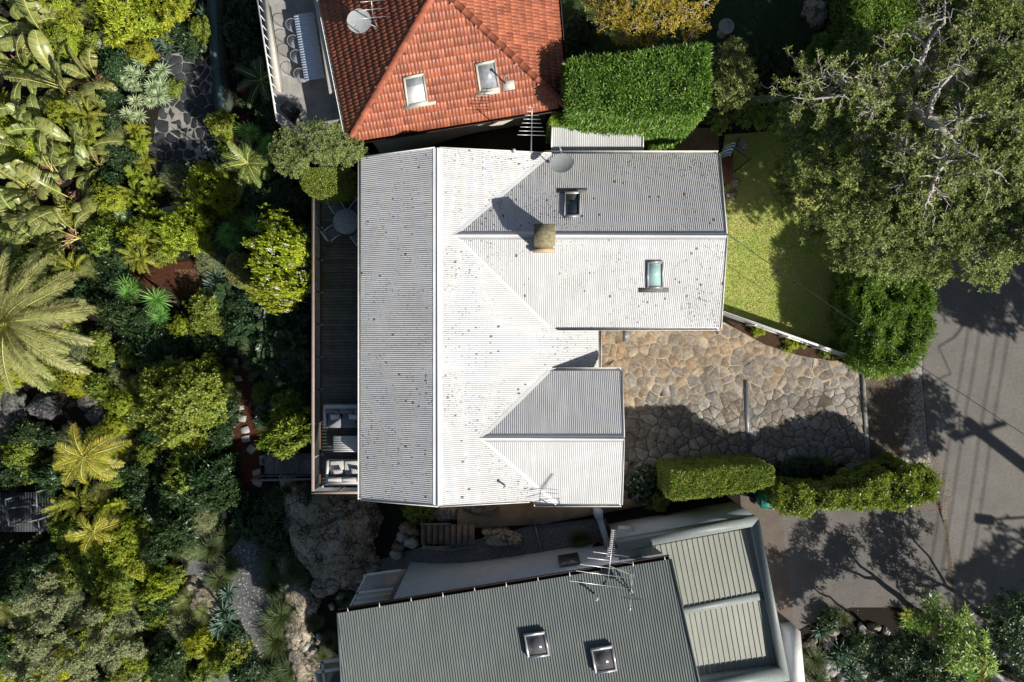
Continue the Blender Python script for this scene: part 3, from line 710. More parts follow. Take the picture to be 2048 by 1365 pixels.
# courtyard
cy = [(1130, 640), (1448, 645), (1475, 660), (1530, 690), (1600, 712), (1660, 722), (1700, 722), (1728, 730), (1740, 925), (1560, 930), (1340, 950), (1260, 985), (1240, 1000), (1200, 960), (1200, 760), (1130, 740)]
cyA = [P(*q) for q in [(1130, 640), (1448, 645), (1475, 660), (1530, 690), (1600, 712), (1660, 722), (1700, 722), (1728, 728), (1729, 770), (1240, 825), (1130, 760)]]
cyB = [P(*q) for q in [(1240, 825), (1729, 770), (1732, 925), (1560, 930), (1340, 950), (1262, 985), (1238, 1000), (1200, 960)]]
mb = MB(); drape(mb, cyA, Z0, .019, 2); drape(mb, cyB, Z0, .015, 2, 1); tag(mb.build('courtyard_bedding', [M['mortar'], M['joint']]), kind='structure')
mb = MB(); cyF = [P(*q) for q in [(1130, 640), (1448, 645), (1475, 660), (1530, 690), (1600, 712), (1660, 722), (1700, 722), (1728, 730), (1732, 925), (1560, 930), (1340, 950), (1262, 985), (1238, 1000), (1200, 960), (1200, 760), (1130, 740)]]
flagstones(mb, cyF, .45, .034, Z0, .024, 1, 0, mf=lambda x, y, r: 1 if (x-6)*.12-(y+1.9)*.8+r.normal(0, .5) > 0 else 0)
tag(mb.build('courtyard_paving', [M['stone'], M['stoneg']]), kind='structure')
mb = MB(); mb.hexa([P(1727, 722, 0), P(1740, 928, 0), P(1733, 928, 0), P(1716, 722, 0)], [P(1728, 722, .05), P(1741, 928, .05), P(1733, 928, .05), P(1717, 722, .05)])
tag(mb.build('kerb', M['conc']), kind='structure')
def drain(pa, pb, label):
    t = thing('drain_channel', label, 'drain', P(*pa)); a, b = P(*pa, .03), P(*pb, .03)
    g = MB(); g.bar(a, b, .20, .03); g.build('channel', M['grey'], t)
    g = MB(); d = (b-a); l = np.linalg.norm(d); d /= l; r_ = np.array([-d[1], d[0], 0]); k = 0.04
    while k < l: g.bar(a+d*k-r_*.085+[0, 0, .018], a+d*k+r_*.085+[0, 0, .018], .018, .01); k += .05
    g.build('grate', M['dark'], t)
drain((1491, 760), (1498, 905), 'long dark grated drain crossing the flagstone courtyard')
drain((1251, 655), (1251, 684), 'short grey grated drain under the eave at the courtyard corner')
# lawns
lawn = [P(*q) for q in [(1446, 300), (1447, 628), (1500, 650), (1600, 688), (1715, 725), (1716, 480), (1716, 280), (1560, 262), (1450, 270)]]
mb = MB(); drape(mb, lawn, Z0, .012, 1); tag(mb.build('lawn', M['lawn']), kind='structure')
def blades(name, outline, n, lf, hgt, w, zf=Z0, seed=0, kind='stuff'):
    r = np.random.default_rng(seed); A = np.array([p[:2] for p in outline]); q = r.uniform(A.min(0), A.max(0), (n, 2)); q = np.array([p for p in q if in_poly(p, outline)])
    d = nrm(np.column_stack([r.normal(0, .6, (len(q), 2)), np.full(len(q), .8)])); c = np.column_stack([q, [float(zf(*p)) for p in q]])
    mb = MB(); leafq(mb, c, d, nrm(np.column_stack([r.normal(0, .5, (len(q), 2)), np.full(len(q), .4)])), hgt*r.uniform(.6, 1.3, len(q)), w); return tag(mb.build(name, lf), kind=kind)
blades('lawn_grass', lawn, 60000, L['lawn'], .075, .022, seed=1)
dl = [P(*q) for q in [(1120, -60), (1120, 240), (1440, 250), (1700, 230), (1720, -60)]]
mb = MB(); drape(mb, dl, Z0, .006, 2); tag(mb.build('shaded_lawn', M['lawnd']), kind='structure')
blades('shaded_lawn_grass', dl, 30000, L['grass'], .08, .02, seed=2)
sheet('side_yard', [(1284, 250), (1436, 258), (1438, 306), (1284, 306)], M['earth'], .01, .5, Z0)
# garden bed by the white fence, paths in the garden
sheet('bark_bed', [(1452, 640), (1480, 648), (1560, 672), (1640, 700), (1715, 722), (1700, 722), (1660, 722), (1600, 712), (1530, 690), (1475, 660)], M['bed'], .03, .5, Z0)
patio = [PT(*q) for q in [(262, 82), (300, 95), (330, 112), (398, 100), (402, 45), (428, 45), (434, 150), (440, 225), (440, 300), (395, 330), (372, 385), (330, 380), (305, 330), (312, 250), (330, 190), (330, 150), (255, 130)]]
mb = MB(); drape(mb, patio, T, .03, .4); tag(mb.build('patio_bedding', M['bmort']), kind='structure')
mb = MB(); flagstones(mb, patio, .52, .04, T, .045, 4, 0); tag(mb.build('patio_paving', M['bflag']), kind='structure')
sheet('mulch_path', [(462, 730), (500, 730), (520, 820), (528, 980), (500, 1010), (475, 960), (455, 860)], M['mulch'], .03, .4)
sheet('mulch_clearing', [(262, 520), (300, 535), (400, 520), (410, 590), (340, 600), (270, 560)], M['mulch'], .03, .4)
sheet('gravel_path', [(482, 1075), (540, 1075), (545, 1250), (500, 1365), (480, 1400), (380, 1400), (440, 1300), (470, 1250), (370, 1160), (380, 1120), (440, 1130)], M['gravel'], .03, .4)
mb = MB(); r_ = np.random.default_rng(5)
for _ in range(1400):
    px, py = r_.uniform(385, 560), r_.uniform(1075, 1365)
    if not in_poly((px, py), [(482, 1075), (540, 1075), (555, 1250), (505, 1365), (400, 1365), (450, 1290), (470, 1250), (370, 1160), (440, 1130)]): continue
    c = PT(px, py); s = r_.uniform(.02, .06); mb.lathe([(0, .03), (s*.7, .03+s*.3), (s, .03), (s*.8, -.01)], c, 6)
tag(mb.build('path_pebbles', M['slab']), kind='stuff')
sheet('side_path', [(840, 1095), (1060, 1052), (1210, 1035), (1240, 1100), (1000, 1140), (760, 1180), (760, 1120)], M['gravel'], .02, .4)
# ================================================================ MAIN HOUSE
sl = .44; sw = .465
RX = -2.77
main_l = Plane((RX, 0, 4.6), sl, 0); main_r = Plane((RX, 0, 4.6), -sl, 0)
w1y, w1z = 3.98, 4.33; w1_t = Plane((0, w1y, w1z), 0, -sw); w1_b = Plane((0, w1y, w1z), 0, sw)
w2y, w2z = -3.72, 3.90; w2_t = Plane((0, w2y, w2z), 0, -sw); w2_b = Plane((0, w2y, w2z), 0, sw)
house = thing('white_house', 'white house with speckled corrugated steel roofs, a long ridge and two wings', 'house', (-2, 0, 0))

def vpt(y0, z0, y): # valley point between main_r and a wing plane at world y
    z = z0-sw*abs(y-y0); return np.array([RX+(4.6-z)/sl, y, z])
J1 = vpt(w1y, w1z, w1y); J2 = vpt(w2y, w2z, w2y)
y1t = w1_t.q(1095, 308)[1]; y1b = w1_b.q(1112, 655)[1]; y2t = w2_t.q(1102, 742)[1]; y2b = w2_b.q(1067, 1008)[1]
V1t, V1b, V2t, V2b = vpt(w1y, w1z, y1t), vpt(w1y, w1z, y1b), vpt(w2y, w2z, y2t), vpt(w2y, w2z, y2b)
def roofpanel(name, poly, ud, m, **kw):
    mb = MB(); corr(mb, poly, ud, **kw); return mb.build(name, m, kw.get('parent', house) if 'parent' in kw else house, True)
rt, rb = main_l.q(871, 297), main_l.q(877, 1012)
roofpanel('roof', [rt, main_l.q(722, 316), main_l.q(722, 999), rb], (0, 1, 0), M['roof'])
yp = main_r.q(1197, 657)
pr = [main_r.q(878, 297), rb*[1, 1, 1], main_r.q(1058, 1003), V2b, J2, V2t, main_r.q(1197, 742), yp, V1b, J1, V1t]
pr[1] = main_r.q(878, 1012)
roofpanel('roof', pr, (0, 1, 0), M['roof'])
a1, b1 = w1_t.q(1452, 468), w1_t.q(1438, 308)
roofpanel('roof', [J1, V1t, b1, a1], (1, 0, 0), M['roofw'])
c1, d1 = w1_b.q(1453, 470), w1_b.q(1441, 655)
roofpanel('roof', [J1, c1, d1, V1b], (1, 0, 0), M['roofw'])
a2, b2 = w2_t.q(1247, 876), w2_t.q(1243, 742)
roofpanel('roof', [J2, V2t, b2, a2], (1, 0, 0), M['roofc'])
c2, d2 = w2_b.q(1247, 878), w2_b.q(1243, 1008)
roofpanel('roof', [J2, c2, d2, V2b], (1, 0, 0), M['roofc'])
def ridge(a, b, plA, plB, wd, m, parent, name='ridge_cap', lift=.018):
    """folded capping: strip along ridge lying on two planes given by direction functions"""
    a, b = np.array(a, float), np.array(b, float); mb = MB()
    d = nrm(b-a); 
    for g in (plA, plB):
        h = np.array([g[0], g[1], 0.]); h = h/np.linalg.norm(h); dn = h*wd; e = np.array([dn[0], dn[1], -wd*g[2]]); L_ = np.array([0, 0, lift])
        mb.add([a+L_*2.2, b+L_*2.2, b+e+L_, a+e+L_, b+e-[0, 0, .02], a+e-[0, 0, .02]], [(0, 1, 2, 3) if np.cross(b-a, e)[2] > 0 else (3, 2, 1, 0), (3, 2, 4, 5)])
    mb.tube([a+[0, 0, lift*2], b+[0, 0, lift*2]], .022, 8)
    return mb.build(name, m, parent)
ridge([RX, rt[1], 4.6], [RX, rb[1], 4.6], (-1, 0, sl), (1, 0, sl), .17, M['cap'], house)
ridge(J1-[.1, 0, 0], [a1[0]+.02, w1y, w1z], (0, 1, sw), (0, -1, sw), .15, M['cap'], house)
ridge(J2-[.1, 0, 0], [a2[0]+.02, w2y, w2z], (0, 1, sw), (0, -1, sw), .15, M['cap'], house)
for nme, q, e in (('V1t', J1, V1t), ('V1b', J1, V1b), ('V2t', J2, V2t), ('V2b', J2, V2b)):
    mb = MB(); d = nrm(e-q); s_ = nrm(np.cross(d, [0, 0, 1])); w = .07
    mb.add([q+s_*w+[0, 0, .028], q-s_*w+[0, 0, .028], e-s_*w+[0, 0, .028], e+s_*w+[0, 0, .028]], [(0, 1, 2, 3)]); mb.build('valley_flashing', M['cap'], house)
def gut(a, b, inner, m=M['white'], wd=.11, parent=house, name='gutter'):
    """open gutter hung outside an eave from a to b; inner = unit vector towards the roof"""
    a, b = np.array(a, float), np.array(b, float); o = -np.array([inner[0], inner[1], 0.]); mb = MB()
    for lo, hi, w0, w1 in ((-.13, -.115, 0, wd), (-.13, -.01, wd, wd+.018), (-.13, -.03, -.012, 0)):
        mb.hexa([a+o*w0+[0, 0, lo], b+o*w0+[0, 0, lo], b+o*w1+[0, 0, lo], a+o*w1+[0, 0, lo]], [a+o*w0+[0, 0, hi], b+o*w0+[0, 0, hi], b+o*w1+[0, 0, hi], a+o*w1+[0, 0, hi]])
    return mb.build(name, m, parent)
gut(main_l.q(722, 314), main_l.q(722, 1000), (1, 0))
gut(w1_t.q(1090, 308), w1_t.q(1437, 308), (0, -1)); gut(w1_b.q(1116, 655), w1_b.q(1440, 655), (0, 1))
gut(w2_t.q(1106, 742), w2_t.q(1243, 742), (0, -1)); gut(w2_b.q(1070, 1008), w2_b.q(1243, 1008), (0, 1)); gut(yp, main_r.q(1197, 740), (-1, 0))
def barge(a, b, parent=house, m=M['white'], w=.03, h=.17, out=(1, 0)):
    o = np.array([*out, 0.])*.03; mb = MB(); mb.bar(np.array(a)+o-[0, 0, .045], np.array(b)+o-[0, 0, .045], w, h); return mb.build('bargeboard', m, parent)
barge(a1, b1); barge(c1, d1); barge(a2, b2); barge(c2, d2)
barge(rt, main_l.q(722, 316), out=(0, 1)); barge(rb, main_l.q(722, 999), out=(0, -1)); barge(pr[0], V1t, out=(0, 1)); barge(pr[1], pr[2], out=(0, -1))
# walls
mb = MB(); mb.box(-5.45, 3.1, -5.95, 6.95, -2.8, 1.45, 0); mb.box(-5.35, 1.2, -5.95, 6.95, 1.45, 2.45, 0)
for yy in (-5.95, 6.95): mb.hexa([(-5.35, yy, 2.45), (1.2, yy, 2.45), (1.2, yy+.02, 2.45), (-5.35, yy+.02, 2.45)], [(RX-1, yy, 4.0), (RX+1, yy, 4.0), (RX+1, yy+.02, 4.0), (RX-1, yy+.02, 4.0)])
mb.build('wall', M['wall'], house)
mb = MB(); mb.box(.9, 7.7, 1.05, 7.0, -.1, 2.55); mb.hexa([(7.68, 1.05, 2.55), (7.7, 1.05, 2.55), (7.7, 7.0, 2.55), (7.68, 7.0, 2.55)], [(7.68, w1y-.1, 4.1), (7.7, w1y-.1, 4.1), (7.7, w1y+.1, 4.1), (7.68, w1y+.1, 4.1)]); mb.build('wall', M['white'], house)
mb = MB(); mb.box(.9, 3.95, -6.1, -1.65, -.1, 2.55); mb.hexa([(3.93, -6.1, 2.55), (3.95, -6.1, 2.55), (3.95, -1.65, 2.55), (3.93, -1.65, 2.55)], [(3.93, w2y-.1, 3.6), (3.95, w2y-.1, 3.6), (3.95, w2y+.1, 3.6), (3.93, w2y+.1, 3.6)]); mb.build('wall', M['white'], house)
mb = MB()
for y0, y1 in ((-5.4, -3.2), (-2.6, .2), (.9, 3.2), (4.0, 6.3)): mb.box(-5.475, -5.46, y0, y1, .12, 2.2)
mb.build('window', M['glass_d'], house)
# chimney
ch = MB(); cx0, cy0 = P(1068, 492, 5.3)[:2]; cx1, cy1 = P(1111, 448, 5.3)[:2]
ch.box(cx0+.05, cx1-.05, cy0+.05, cy1-.05, 3.6, 5.18); ch.box(cx0, cx1, cy0, cy1, 5.18, 5.3)
o = ch.build('chimney', M['brick'], house)
f = MB(); f.box(cx0-.02, cx1+.02, cy0-.10, cy0+.04, 4.15, 4.40)
f.build('flashing', M['brickr'], o)
f = MB(); f.box(cx0+.04, cx0+.1, cy0-.13, cy1, 4.55, 4.57)
# roof pans, skylights
def skylight(pl, px, up, parent, fm, gm, wf=.06, hgt=.11, apron=None, inner=None, lab=None):
    """px = 4 pixel corners (of the top face) on the plane"""
    n = nrm(np.array([-pl.gx, -pl.gy, 1.])); q = [pl.q(*p)-n*0 for p in px]; c = sum(q)/4
    mb = MB(); ins = [c+(p-c)*(1-2*wf/np.linalg.norm(p-c)) for p in q]
    for i in range(4):
        a, b, c2_, d = q[i], q[(i+1) % 4], ins[(i+1) % 4], ins[i]
        mb.hexa([a-n*.02, b-n*.02, c2_-n*.02, d-n*.02], [a+n*hgt, b+n*hgt, c2_+n*hgt, d+n*hgt])
    fr = mb.build('skylight', fm, parent)
    if lab: fr['label'] = lab
    g = MB(); g.hexa([p+n*(hgt-.05) for p in ins], [p+n*(hgt-.035) for p in ins]); g.build('pane', gm, fr)
    if inner:
        g = MB(); a_, b_ = inner; f = lambda s, t: ins[0]+(ins[1]-ins[0])*s+(ins[3]-ins[0])*t+n*(hgt-.033)
        g.hexa([f(a_[0], a_[1]), f(b_[0], a_[1]), f(b_[0], b_[1]), f(a_[0], b_[1])], [f(a_[0], a_[1])+n*.003, f(b_[0], a_[1])+n*.003, f(b_[0], b_[1])+n*.003, f(a_[0], b_[1])+n*.003]); g.build('blind', M['blind'] if gm is not M['glass_d'] and gm is not M['glass_g'] else M['glass_g'], fr)
    if apron:
        g = MB(); ap = [pl.q(*p) for p in apron]; g.hexa([p+n*.004 for p in ap], [p+n*.022 for p in ap]); g.build('apron', M['lead'], fr)
    return fr
skylight(w1_t, [(1128, 436), (1160, 436), (1160, 386), (1128, 386)], 1, house, M['grey'], M['glass_d'], apron=[(1114, 387), (1175, 387), (1175, 378), (1114, 378)], lab='dark skylight on the upper slope of the right wing')
skylight(w1_b, [(1294, 576), (1325, 576), (1325, 521), (1294, 521)], 1, house, M['grey'], M['glass_g'], apron=[(1277, 585), (1337, 585), (1337, 576), (1277, 576)], lab='pale green skylight on the sunny slope of the right wing')
for px, py, pl, hh in ((1010, 971, main_r, .35), (1028, 306, main_r, .35)):
    b = pl.q(px, py); mb = MB(); mb.tube([b-[0, 0, .05], b+[0, 0, hh]], .035, 8); mb.lathe([(0, .06), (.06, .05), (.07, 0), (.035, -.02)], b+[0, 0, hh], 10); mb.build('vent_pipe', M['alu'], house)
mb = MB(); b = P(1070, 1012, 2.3); mb.tube([b, b-[0, .1, 1.6]], .045, 8); mb.build('downpipe', M['white'], house)
# dish and aerial on the white roof
def dish(name, label, c, aim, r, mount, m=M['dish'], parts=True):
    c = np.array(c, float); aim = nrm(np.array(aim, float)); t = thing(name, label, 'satellite dish', mount)
    u, v = basis(aim[None]); u, v = u[0], v[0]; mb = MB(); k = 28; rings = 6; V = []
    for sgn, off in ((1, 0), (1, -.012)):
        for i in range(rings+1):
            rr = r*i/rings
            for j in range(k):
                a = 2*math.pi*j/k; V.append(c+u*rr*math.cos(a)+v*rr*1.08*math.sin(a)+aim*(.16*r*(rr/r)**2+off))
    Fq = [(s*(rings+1)*k+i*k+j, s*(rings+1)*k+i*k+(j+1) % k, s*(rings+1)*k+(i+1)*k+(j+1) % k, s*(rings+1)*k+(i+1)*k+j) for s in (0, 1) for i in range(rings) for j in range(k)]
    mb.add(V, Fq); mb.build('reflector', m, t, True)
    low = u*np.sign(-u[2]+1e-6) if abs(u[2]) > abs(v[2]) else v*np.sign(-v[2]+1e-6)
    arm = MB(); f = c+low*r*.95+aim*.02; tip = c+aim*r*1.25+low*r*.75; arm.bar(f, tip, .025, .025); arm.build('arm', M['grey'], t)
    l = MB(); l.tube([tip-aim*.06, tip+aim*.08], .035, 8); l.build('feed_horn', M['alu'], t)
    mt = MB(); mt.tube([np.array(mount), (np.array(mount)+c)/2+[0, 0, .12], c-aim*.06], .022, 8); mt.lathe([(.09, .0), (.09, .012), (0, .012)], mount, 12); mt.build('mount', M['grey'], t)
    return t
b = w1_t.q(1112, 330); dish('satellite_dish', 'grey satellite dish on the white roof by the top valley', w1_t.q(1121, 338)+[0, 0, .75], (-.15, .30, .92), .42, w1_t.q(1098, 326))
def yagi(name, label, base, top, boom_dir, n, l0, l1, blen, tubes=.011, extra=None, m=M['alu']):
    base = np.array(base, float); top = np.array(top, float); t = thing(name, label, 'tv antenna', base); bd = nrm(np.array(boom_dir, float))
    mb = MB(); mb.tube([base, top], .02, 8); mb.build('mast', M['grey'], t)
    mb = MB(); a = top-bd*blen*.05; e = top+bd*blen; mb.tube([a, e], .013, 6); mb.build('boom', m, t)
    side = nrm(np.cross(bd, [0, 0, 1]))
    for i in range(n):
        f = i/(n-1); p = a+(e-a)*f; l = l0+(l1-l0)*f; mb = MB(); mb.tube([p-side*l/2, p+side*l/2], tubes, 5); mb.build('element', m, t)
    return t
yagi('tv_antenna', 'tall mast with a stepped aerial above the gap between red and white roofs', P(1062, 312, 2.5), P(1063, 268, 5.5), (.02, 1, .0), 8, 1.0, .3, .95)
# low shed roof behind
sh = thing('lean_to_shed', 'small lean-to shed with corrugated roof below the tall hedge', 'shed', P(1195, 280, 0))
pl = Plane(P(1195, 300, 2.35), 0, .06)
mb = MB(); corr(mb, [pl.q(1104, 303), pl.q(1285, 303), pl.q(1284, 256), pl.q(1104, 256)], (1, 0, 0)); mb.build('roof', M['roofc'], sh, True)
a, b = pl.q(1104, 256), pl.q(1285, 303); mb = MB(); mb.box(a[0]+.1, b[0]-.1, b[1]+.1, a[1]-.1, 0, 2.15); mb.build('wall', M['wall'], sh)
mb = MB(); mb.bar(pl.q(1103, 303)+[0, 0, .02], pl.q(1103, 255)+[0, 0, .02], .05, .1); mb.bar(pl.q(1103, 256)+[0, .03, 0], pl.q(1286, 256)+[0, .03, 0], .05, .12); mb.bar(pl.q(1286, 303), pl.q(1286, 255), .04, .1); mb.build('trim', M['white'], sh)
# ================================================================ DECK
dk = thing('timber_deck', 'dark boarded deck along the left side of the white house', 'deck', (-7, 0, 0))
dx0, dx1 = -8.36, -5.5; dy0, dy1 = -6.35, 6.6
mb = MB(); y = dy0; 
while y < dy1-.1: mb.box(dx0, dx1, y, y+.134, -.03, random.uniform(-.002, .002)); y += .14
mb.build('board', M['deck'], dk)
mb = MB()
for x in (-8.2, -6.9): mb.box(x-.05, x+.05, dy0+.02, dy1-.02, -.24, -.04)
for y in np.arange(dy0+.3, dy1, 2.0): mb.box(-8.27, -8.13, y-.07, y+.07, -3.4, -.24)
mb.build('joist', M['timber'], dk)
mb = MB(); mb.box(dx0-.16, dx0-.02, dy0, dy1, -.22, -.06); mb.build('fascia', M['fascia'], dk)
mb = MB(); RXr = -8.44; mb.box(RXr-.07, RXr+.05, dy0-.10, dy1, .99, 1.03); mb.box(RXr-.07, dx1-.5, dy0-.14, dy0-.03, .99, 1.03); mb.build('rail', M['rail'], dk)
for y in list(np.linspace(dy0-.04, dy1-.2, 10)):
    mb = MB(); mb.box(RXr-.03, RXr+.02, y-.03, y+.03, -.2, .99); mb.box(RXr+.03, RXr+.17, y-.05, y+.05, .002, .016); mb.build('post', M['grey'], dk)
for x in (-7.4, -6.4):
    mb = MB(); mb.box(x-.03, x+.03, dy0-.11, dy0-.06, -.2, .99); mb.build('post', M['grey'], dk)
mb = MB()
for z in np.arange(.1, .95, .11):
    mb.tube([(RXr, dy0-.08, z), (RXr, dy1, z)], .006, 4); mb.tube([(RXr, dy0-.08, z), (-5.9, dy0-.08, z)], .006, 4)
mb.build('wire', M['grey'], dk)
# round table and chairs
def garden_chair(name, label, c, face, group=None, fm=M['frame'], slm=M['cush']):
    t = thing(name, label, 'chair', (0, 0, 0), group)
    s = MB()
    for i in range(7): s.box(-.22, .22, -.2+i*.062, -.2+i*.062+.045, .42, .44)
    s.build('seat', slm, t)
    bk = MB()
    for i in range(7): bk.bar((-.22+i*.073, -.24, .46), (-.22+i*.073, -.32, .9), .03, .014)
    bk.box(-.26, .26, -.345, -.30, .88, .93); bk.build('backrest', fm, t)
    for sx in (-1, 1):
        a = MB(); a.bar((sx*.26, -.24, .64), (sx*.26, .22, .64), .045, .022); a.build('armrest', fm, t)
        for sy in (-.22, .2):
            l = MB(); l.bar((sx*.24, sy, 0), (sx*.24, sy, .63), .03, .03, up=(0, 1, 0)); l.build('leg', fm, t)
    t.location = [float(v) for v in c]; t.rotation_euler = (0, 0, face); return t
tc = P(692, 443, .74)
t = thing('round_table', 'round grey stone-topped table on the dark deck', 'table', (tc[0], tc[1], 0))
mb = MB(); mb.lathe([(0, .745), (.54, .745), (.555, .735), (.555, .715), (.5, .70), (0, .70)], (tc[0], tc[1], 0), 40); mb.build('tabletop', mat('speckled_top', (.34, .35, .36), .6, .35, 9), t)
mb = MB(); mb.lathe([(.06, .7), (.05, .1), (.28, .03), (.3, 0)], (tc[0], tc[1], 0), 16); mb.build('pedestal', M['grey'], t)
for px, py, lab in ((673, 413, 'grey slatted deck chair above and left of the round table'), (664, 466, 'grey slatted deck chair below and left of the round table'), (716, 474, 'grey deck chair at the lower right of the round table, half under the eave'), (714, 417, 'grey deck chair at the upper right of the round table, half under the eave')):
    c = P(px, py, .6); v = tc[:2]-c[:2]; garden_chair('deck_chair', lab, (c[0], c[1], 0), math.atan2(v[1], v[0])-math.pi/2, 'slatted chairs round the deck table')
# sofas and coffee table
def sofa(label, x0, x1, y0, y1, back_top, cm, group='outdoor sofas on the deck'):
    t = thing('outdoor_sofa', label, 'sofa', ((x0+x1)/2, (y0+y1)/2, 0), group)
    by = (y1-.16, y1) if back_top else (y0, y0+.16)
    f = MB(); f.box(x0, x1, y0, y1, .12, .26); f.box(x0, x0+.10, y0, y1, .26, .60); f.box(x1-.10, x1, y0, y1, .26, .60); f.box(x0+.1, x1-.1, by[0], by[1]-.0 if back_top else by[1], .26, .72)
    for x in (x0+.05, x1-.1):
        for y in (y0+.03, y1-.1): f.box(x, x+.06, y, y+.06, 0, .12)
    f.build('frame', M['frame'], t)
    w = (x1-x0-.22)/3
    def pad(mb, a, b, c, d, z0, z1, e=.05):
        mb.hexa([(a+e*.4, c+e*.4, z0), (b-e*.4, c+e*.4, z0), (b-e*.4, d-e*.4, z0), (a+e*.4, d-e*.4, z0)], [(a, c, z0+e), (b, c, z0+e), (b, d, z0+e), (a, d, z0+e)])
        mb.hexa([(a, c, z0+e), (b, c, z0+e), (b, d, z0+e), (a, d, z0+e)], [(a, c, z1-e*.6), (b, c, z1-e*.6), (b, d, z1-e*.6), (a, d, z1-e*.6)])
        mb.hexa([(a, c, z1-e*.6), (b, c, z1-e*.6), (b, d, z1-e*.6), (a, d, z1-e*.6)], [(a+e, c+e, z1), (b-e, c+e, z1), (b-e, d-e, z1), (a+e, d-e, z1)])
    for i in range(3):
        a = x0+.11+i*w; q = MB()
        if back_top: pad(q, a+.008, a+w-.008, y0+.02, y1-.34, .262, .42)
        else: pad(q, a+.008, a+w-.008, y0+.34, y1-.02, .262, .42)
        q.build('seat_cushion', cm, t); q = MB()
        if back_top: pad(q, a+.008, a+w-.008, y1-.33, y1-.165, .40, .80)
        else: pad(q, a+.008, a+w-.008, y0+.165, y0+.33, .40, .80)
        q.build('back_cushion', cm, t)
    return t
a = P(650, 856, .4); b = P(0, 811, .6)
s1y0, s1y1 = P(0, 857, .4)[1], P(0, 811, .6)[1]
sofa('blue-grey outdoor sofa in shade at the upper end of the deck lounge', P(649, 0, .4)[0], P(649, 0, .4)[0]+2.1, s1y0, s1y1, True, M['cush'])
s2y0, s2y1 = P(0, 969, .5)[1], P(0, 921, .4)[1]
sofa('pale outdoor sofa in sun at the lower end of the deck', P(654, 0, .4)[0], P(654, 0, .4)[0]+2.1, s2y0, s2y1, False, M['cushl'])
def pillow(label, c, rot, stripe, group='patterned pillows on the deck sofas'):
    mb = MB(); n = 10; V = []
    for s in (1, -1):
        for i in range(n+1):
            for j in range(n+1):
                u, v = i/n*2-1, j/n*2-1; k = (1-u**4)*(1-v**4); e = .2*(1-.10*(1-abs(u))*(abs(v) > .99)); V.append((u*.2, v*.15*(1-.08*(1-u*u)), s*.055*k**.5))
    Fq = [(s*(n+1)**2+i*(n+1)+j, s*(n+1)**2+(i+1)*(n+1)+j, s*(n+1)**2+(i+1)*(n+1)+j+1, s*(n+1)**2+i*(n+1)+j+1) for s in (0, 1) for i in range(n) for j in range(n)]
    mb.add(V, Fq); o = mb.build('pillow', stripe, None, True); o.location = [float(v) for v in c]; o.rotation_euler = (.5, .1, rot); return tag(o, label, 'pillow', group)
def patmat(name, a, b, kind):
    m, n, bb = newmat(name); t = node(n, 'ShaderNodeTexCoord').outputs['Object']; w = node(n, 'ShaderNodeTexWave')
    w.inputs['Scale'].default_value = 9 if kind else 7; w.bands_direction = 'Y' if kind else 'DIAGONAL'; w.inputs['Distortion'].default_value = 6 if kind else 0; w.inputs['Detail'].default_value = 0; w.inputs['Detail Scale'].default_value = 4
    mp = node(n, 'ShaderNodeMapping'); lk(n, t, mp.inputs[0]); lk(n, mp.outputs[0], w.inputs['Vector'])
    f = mth(n, 'GREATER_THAN', w.outputs['Fac'], .72 if kind else .9); lk(n, mixc(n, f, a, b), bb.inputs['Base Color']); bb.inputs['Roughness'].default_value = .9; return m
pz = patmat('zigzag_cloth', (.75, .75, .75), (.06, .07, .09), 1); pd = patmat('line_cloth', (.18, .18, .20), (.7, .7, .7), 0)
for px, py, lab, mm, r0 in ((670, 834, 'zigzag pillow on the shaded sofa, left of the pair', pz, .1), (707, 834, 'zigzag pillow on the shaded sofa, beside the eave', pz, -.05), (676, 945, 'dark line-patterned pillow on the sunny sofa, nearer the rail', pd, .1), (712, 944, 'dark line-patterned pillow on the sunny sofa, nearer the eave', pd, -.1)):
    pillow(lab, P(px, py, .56), r0, mm)
ct = thing('coffee_table', 'white slatted coffee table between the two deck sofas', 'coffee table', P(700, 888, 0))
a = P(667, 904, .40); b = P(667, 872, .40); mb = MB(); y = a[1]; n = 9; st = (b[1]-a[1])/n
for i in range(n): mb.box(a[0], a[0]+1.5, a[1]+i*st, a[1]+(i+1)*st-.008, .37, .40)
mb.build('tabletop', M['frame'], ct)
for x in (a[0]+.02, a[0]+1.42):
    for y in (a[1]+.02, b[1]-.08): mb = MB(); mb.box(x, x+.06, y, y+.06, .003, .37); mb.build('leg', M['frame'], ct)
# ================================================================ RED HOUSE
rh = thing('tiled_house', 'house with a terracotta tiled hip roof at the top of the picture', 'house', P(900, 100, 0))
A = P(697, 284, 3.2); B = P(1132, 213, 3.2); A2 = P(640, -2, 3.2); B2 = P(1114, -10, 3.2)
e = nrm(B-A); nn_ = np.array([-e[1], e[0], 0]); hl = np.linalg.norm(B-A)/2
PK = P(876, -27, 5.6); far = 12.0
dl_ = nrm(A2-A); dr_ = nrm(B2-B); A3 = A+dl_*(far+4); B3 = B+dr_*(far+4); PK2 = PK+nrm(dl_)*far; PK3 = PK+nrm(dr_)*far
e = nrm(B-A)
mb = MB(); tiles(mb, [A, B, PK], e); mb.build('roof', M['tile'], rh)
mb = MB(); tiles(mb, [A3, A, PK, PK2], nrm(A-A3)); mb.build('roof', M['tile'], rh)
mb = MB(); tiles(mb, [B, B3, PK3, PK], nrm(B3-B)); mb.build('roof', M['tile'], rh)
mb = MB()
for q in ([A, B, PK], [A3, A, PK, PK2], [B, B3, PK3, PK], [PK, PK3, PK2]): mb.poly([p-[0, 0, .03] for p in q])
mb.build('roof_lining', M['fascia'], rh)
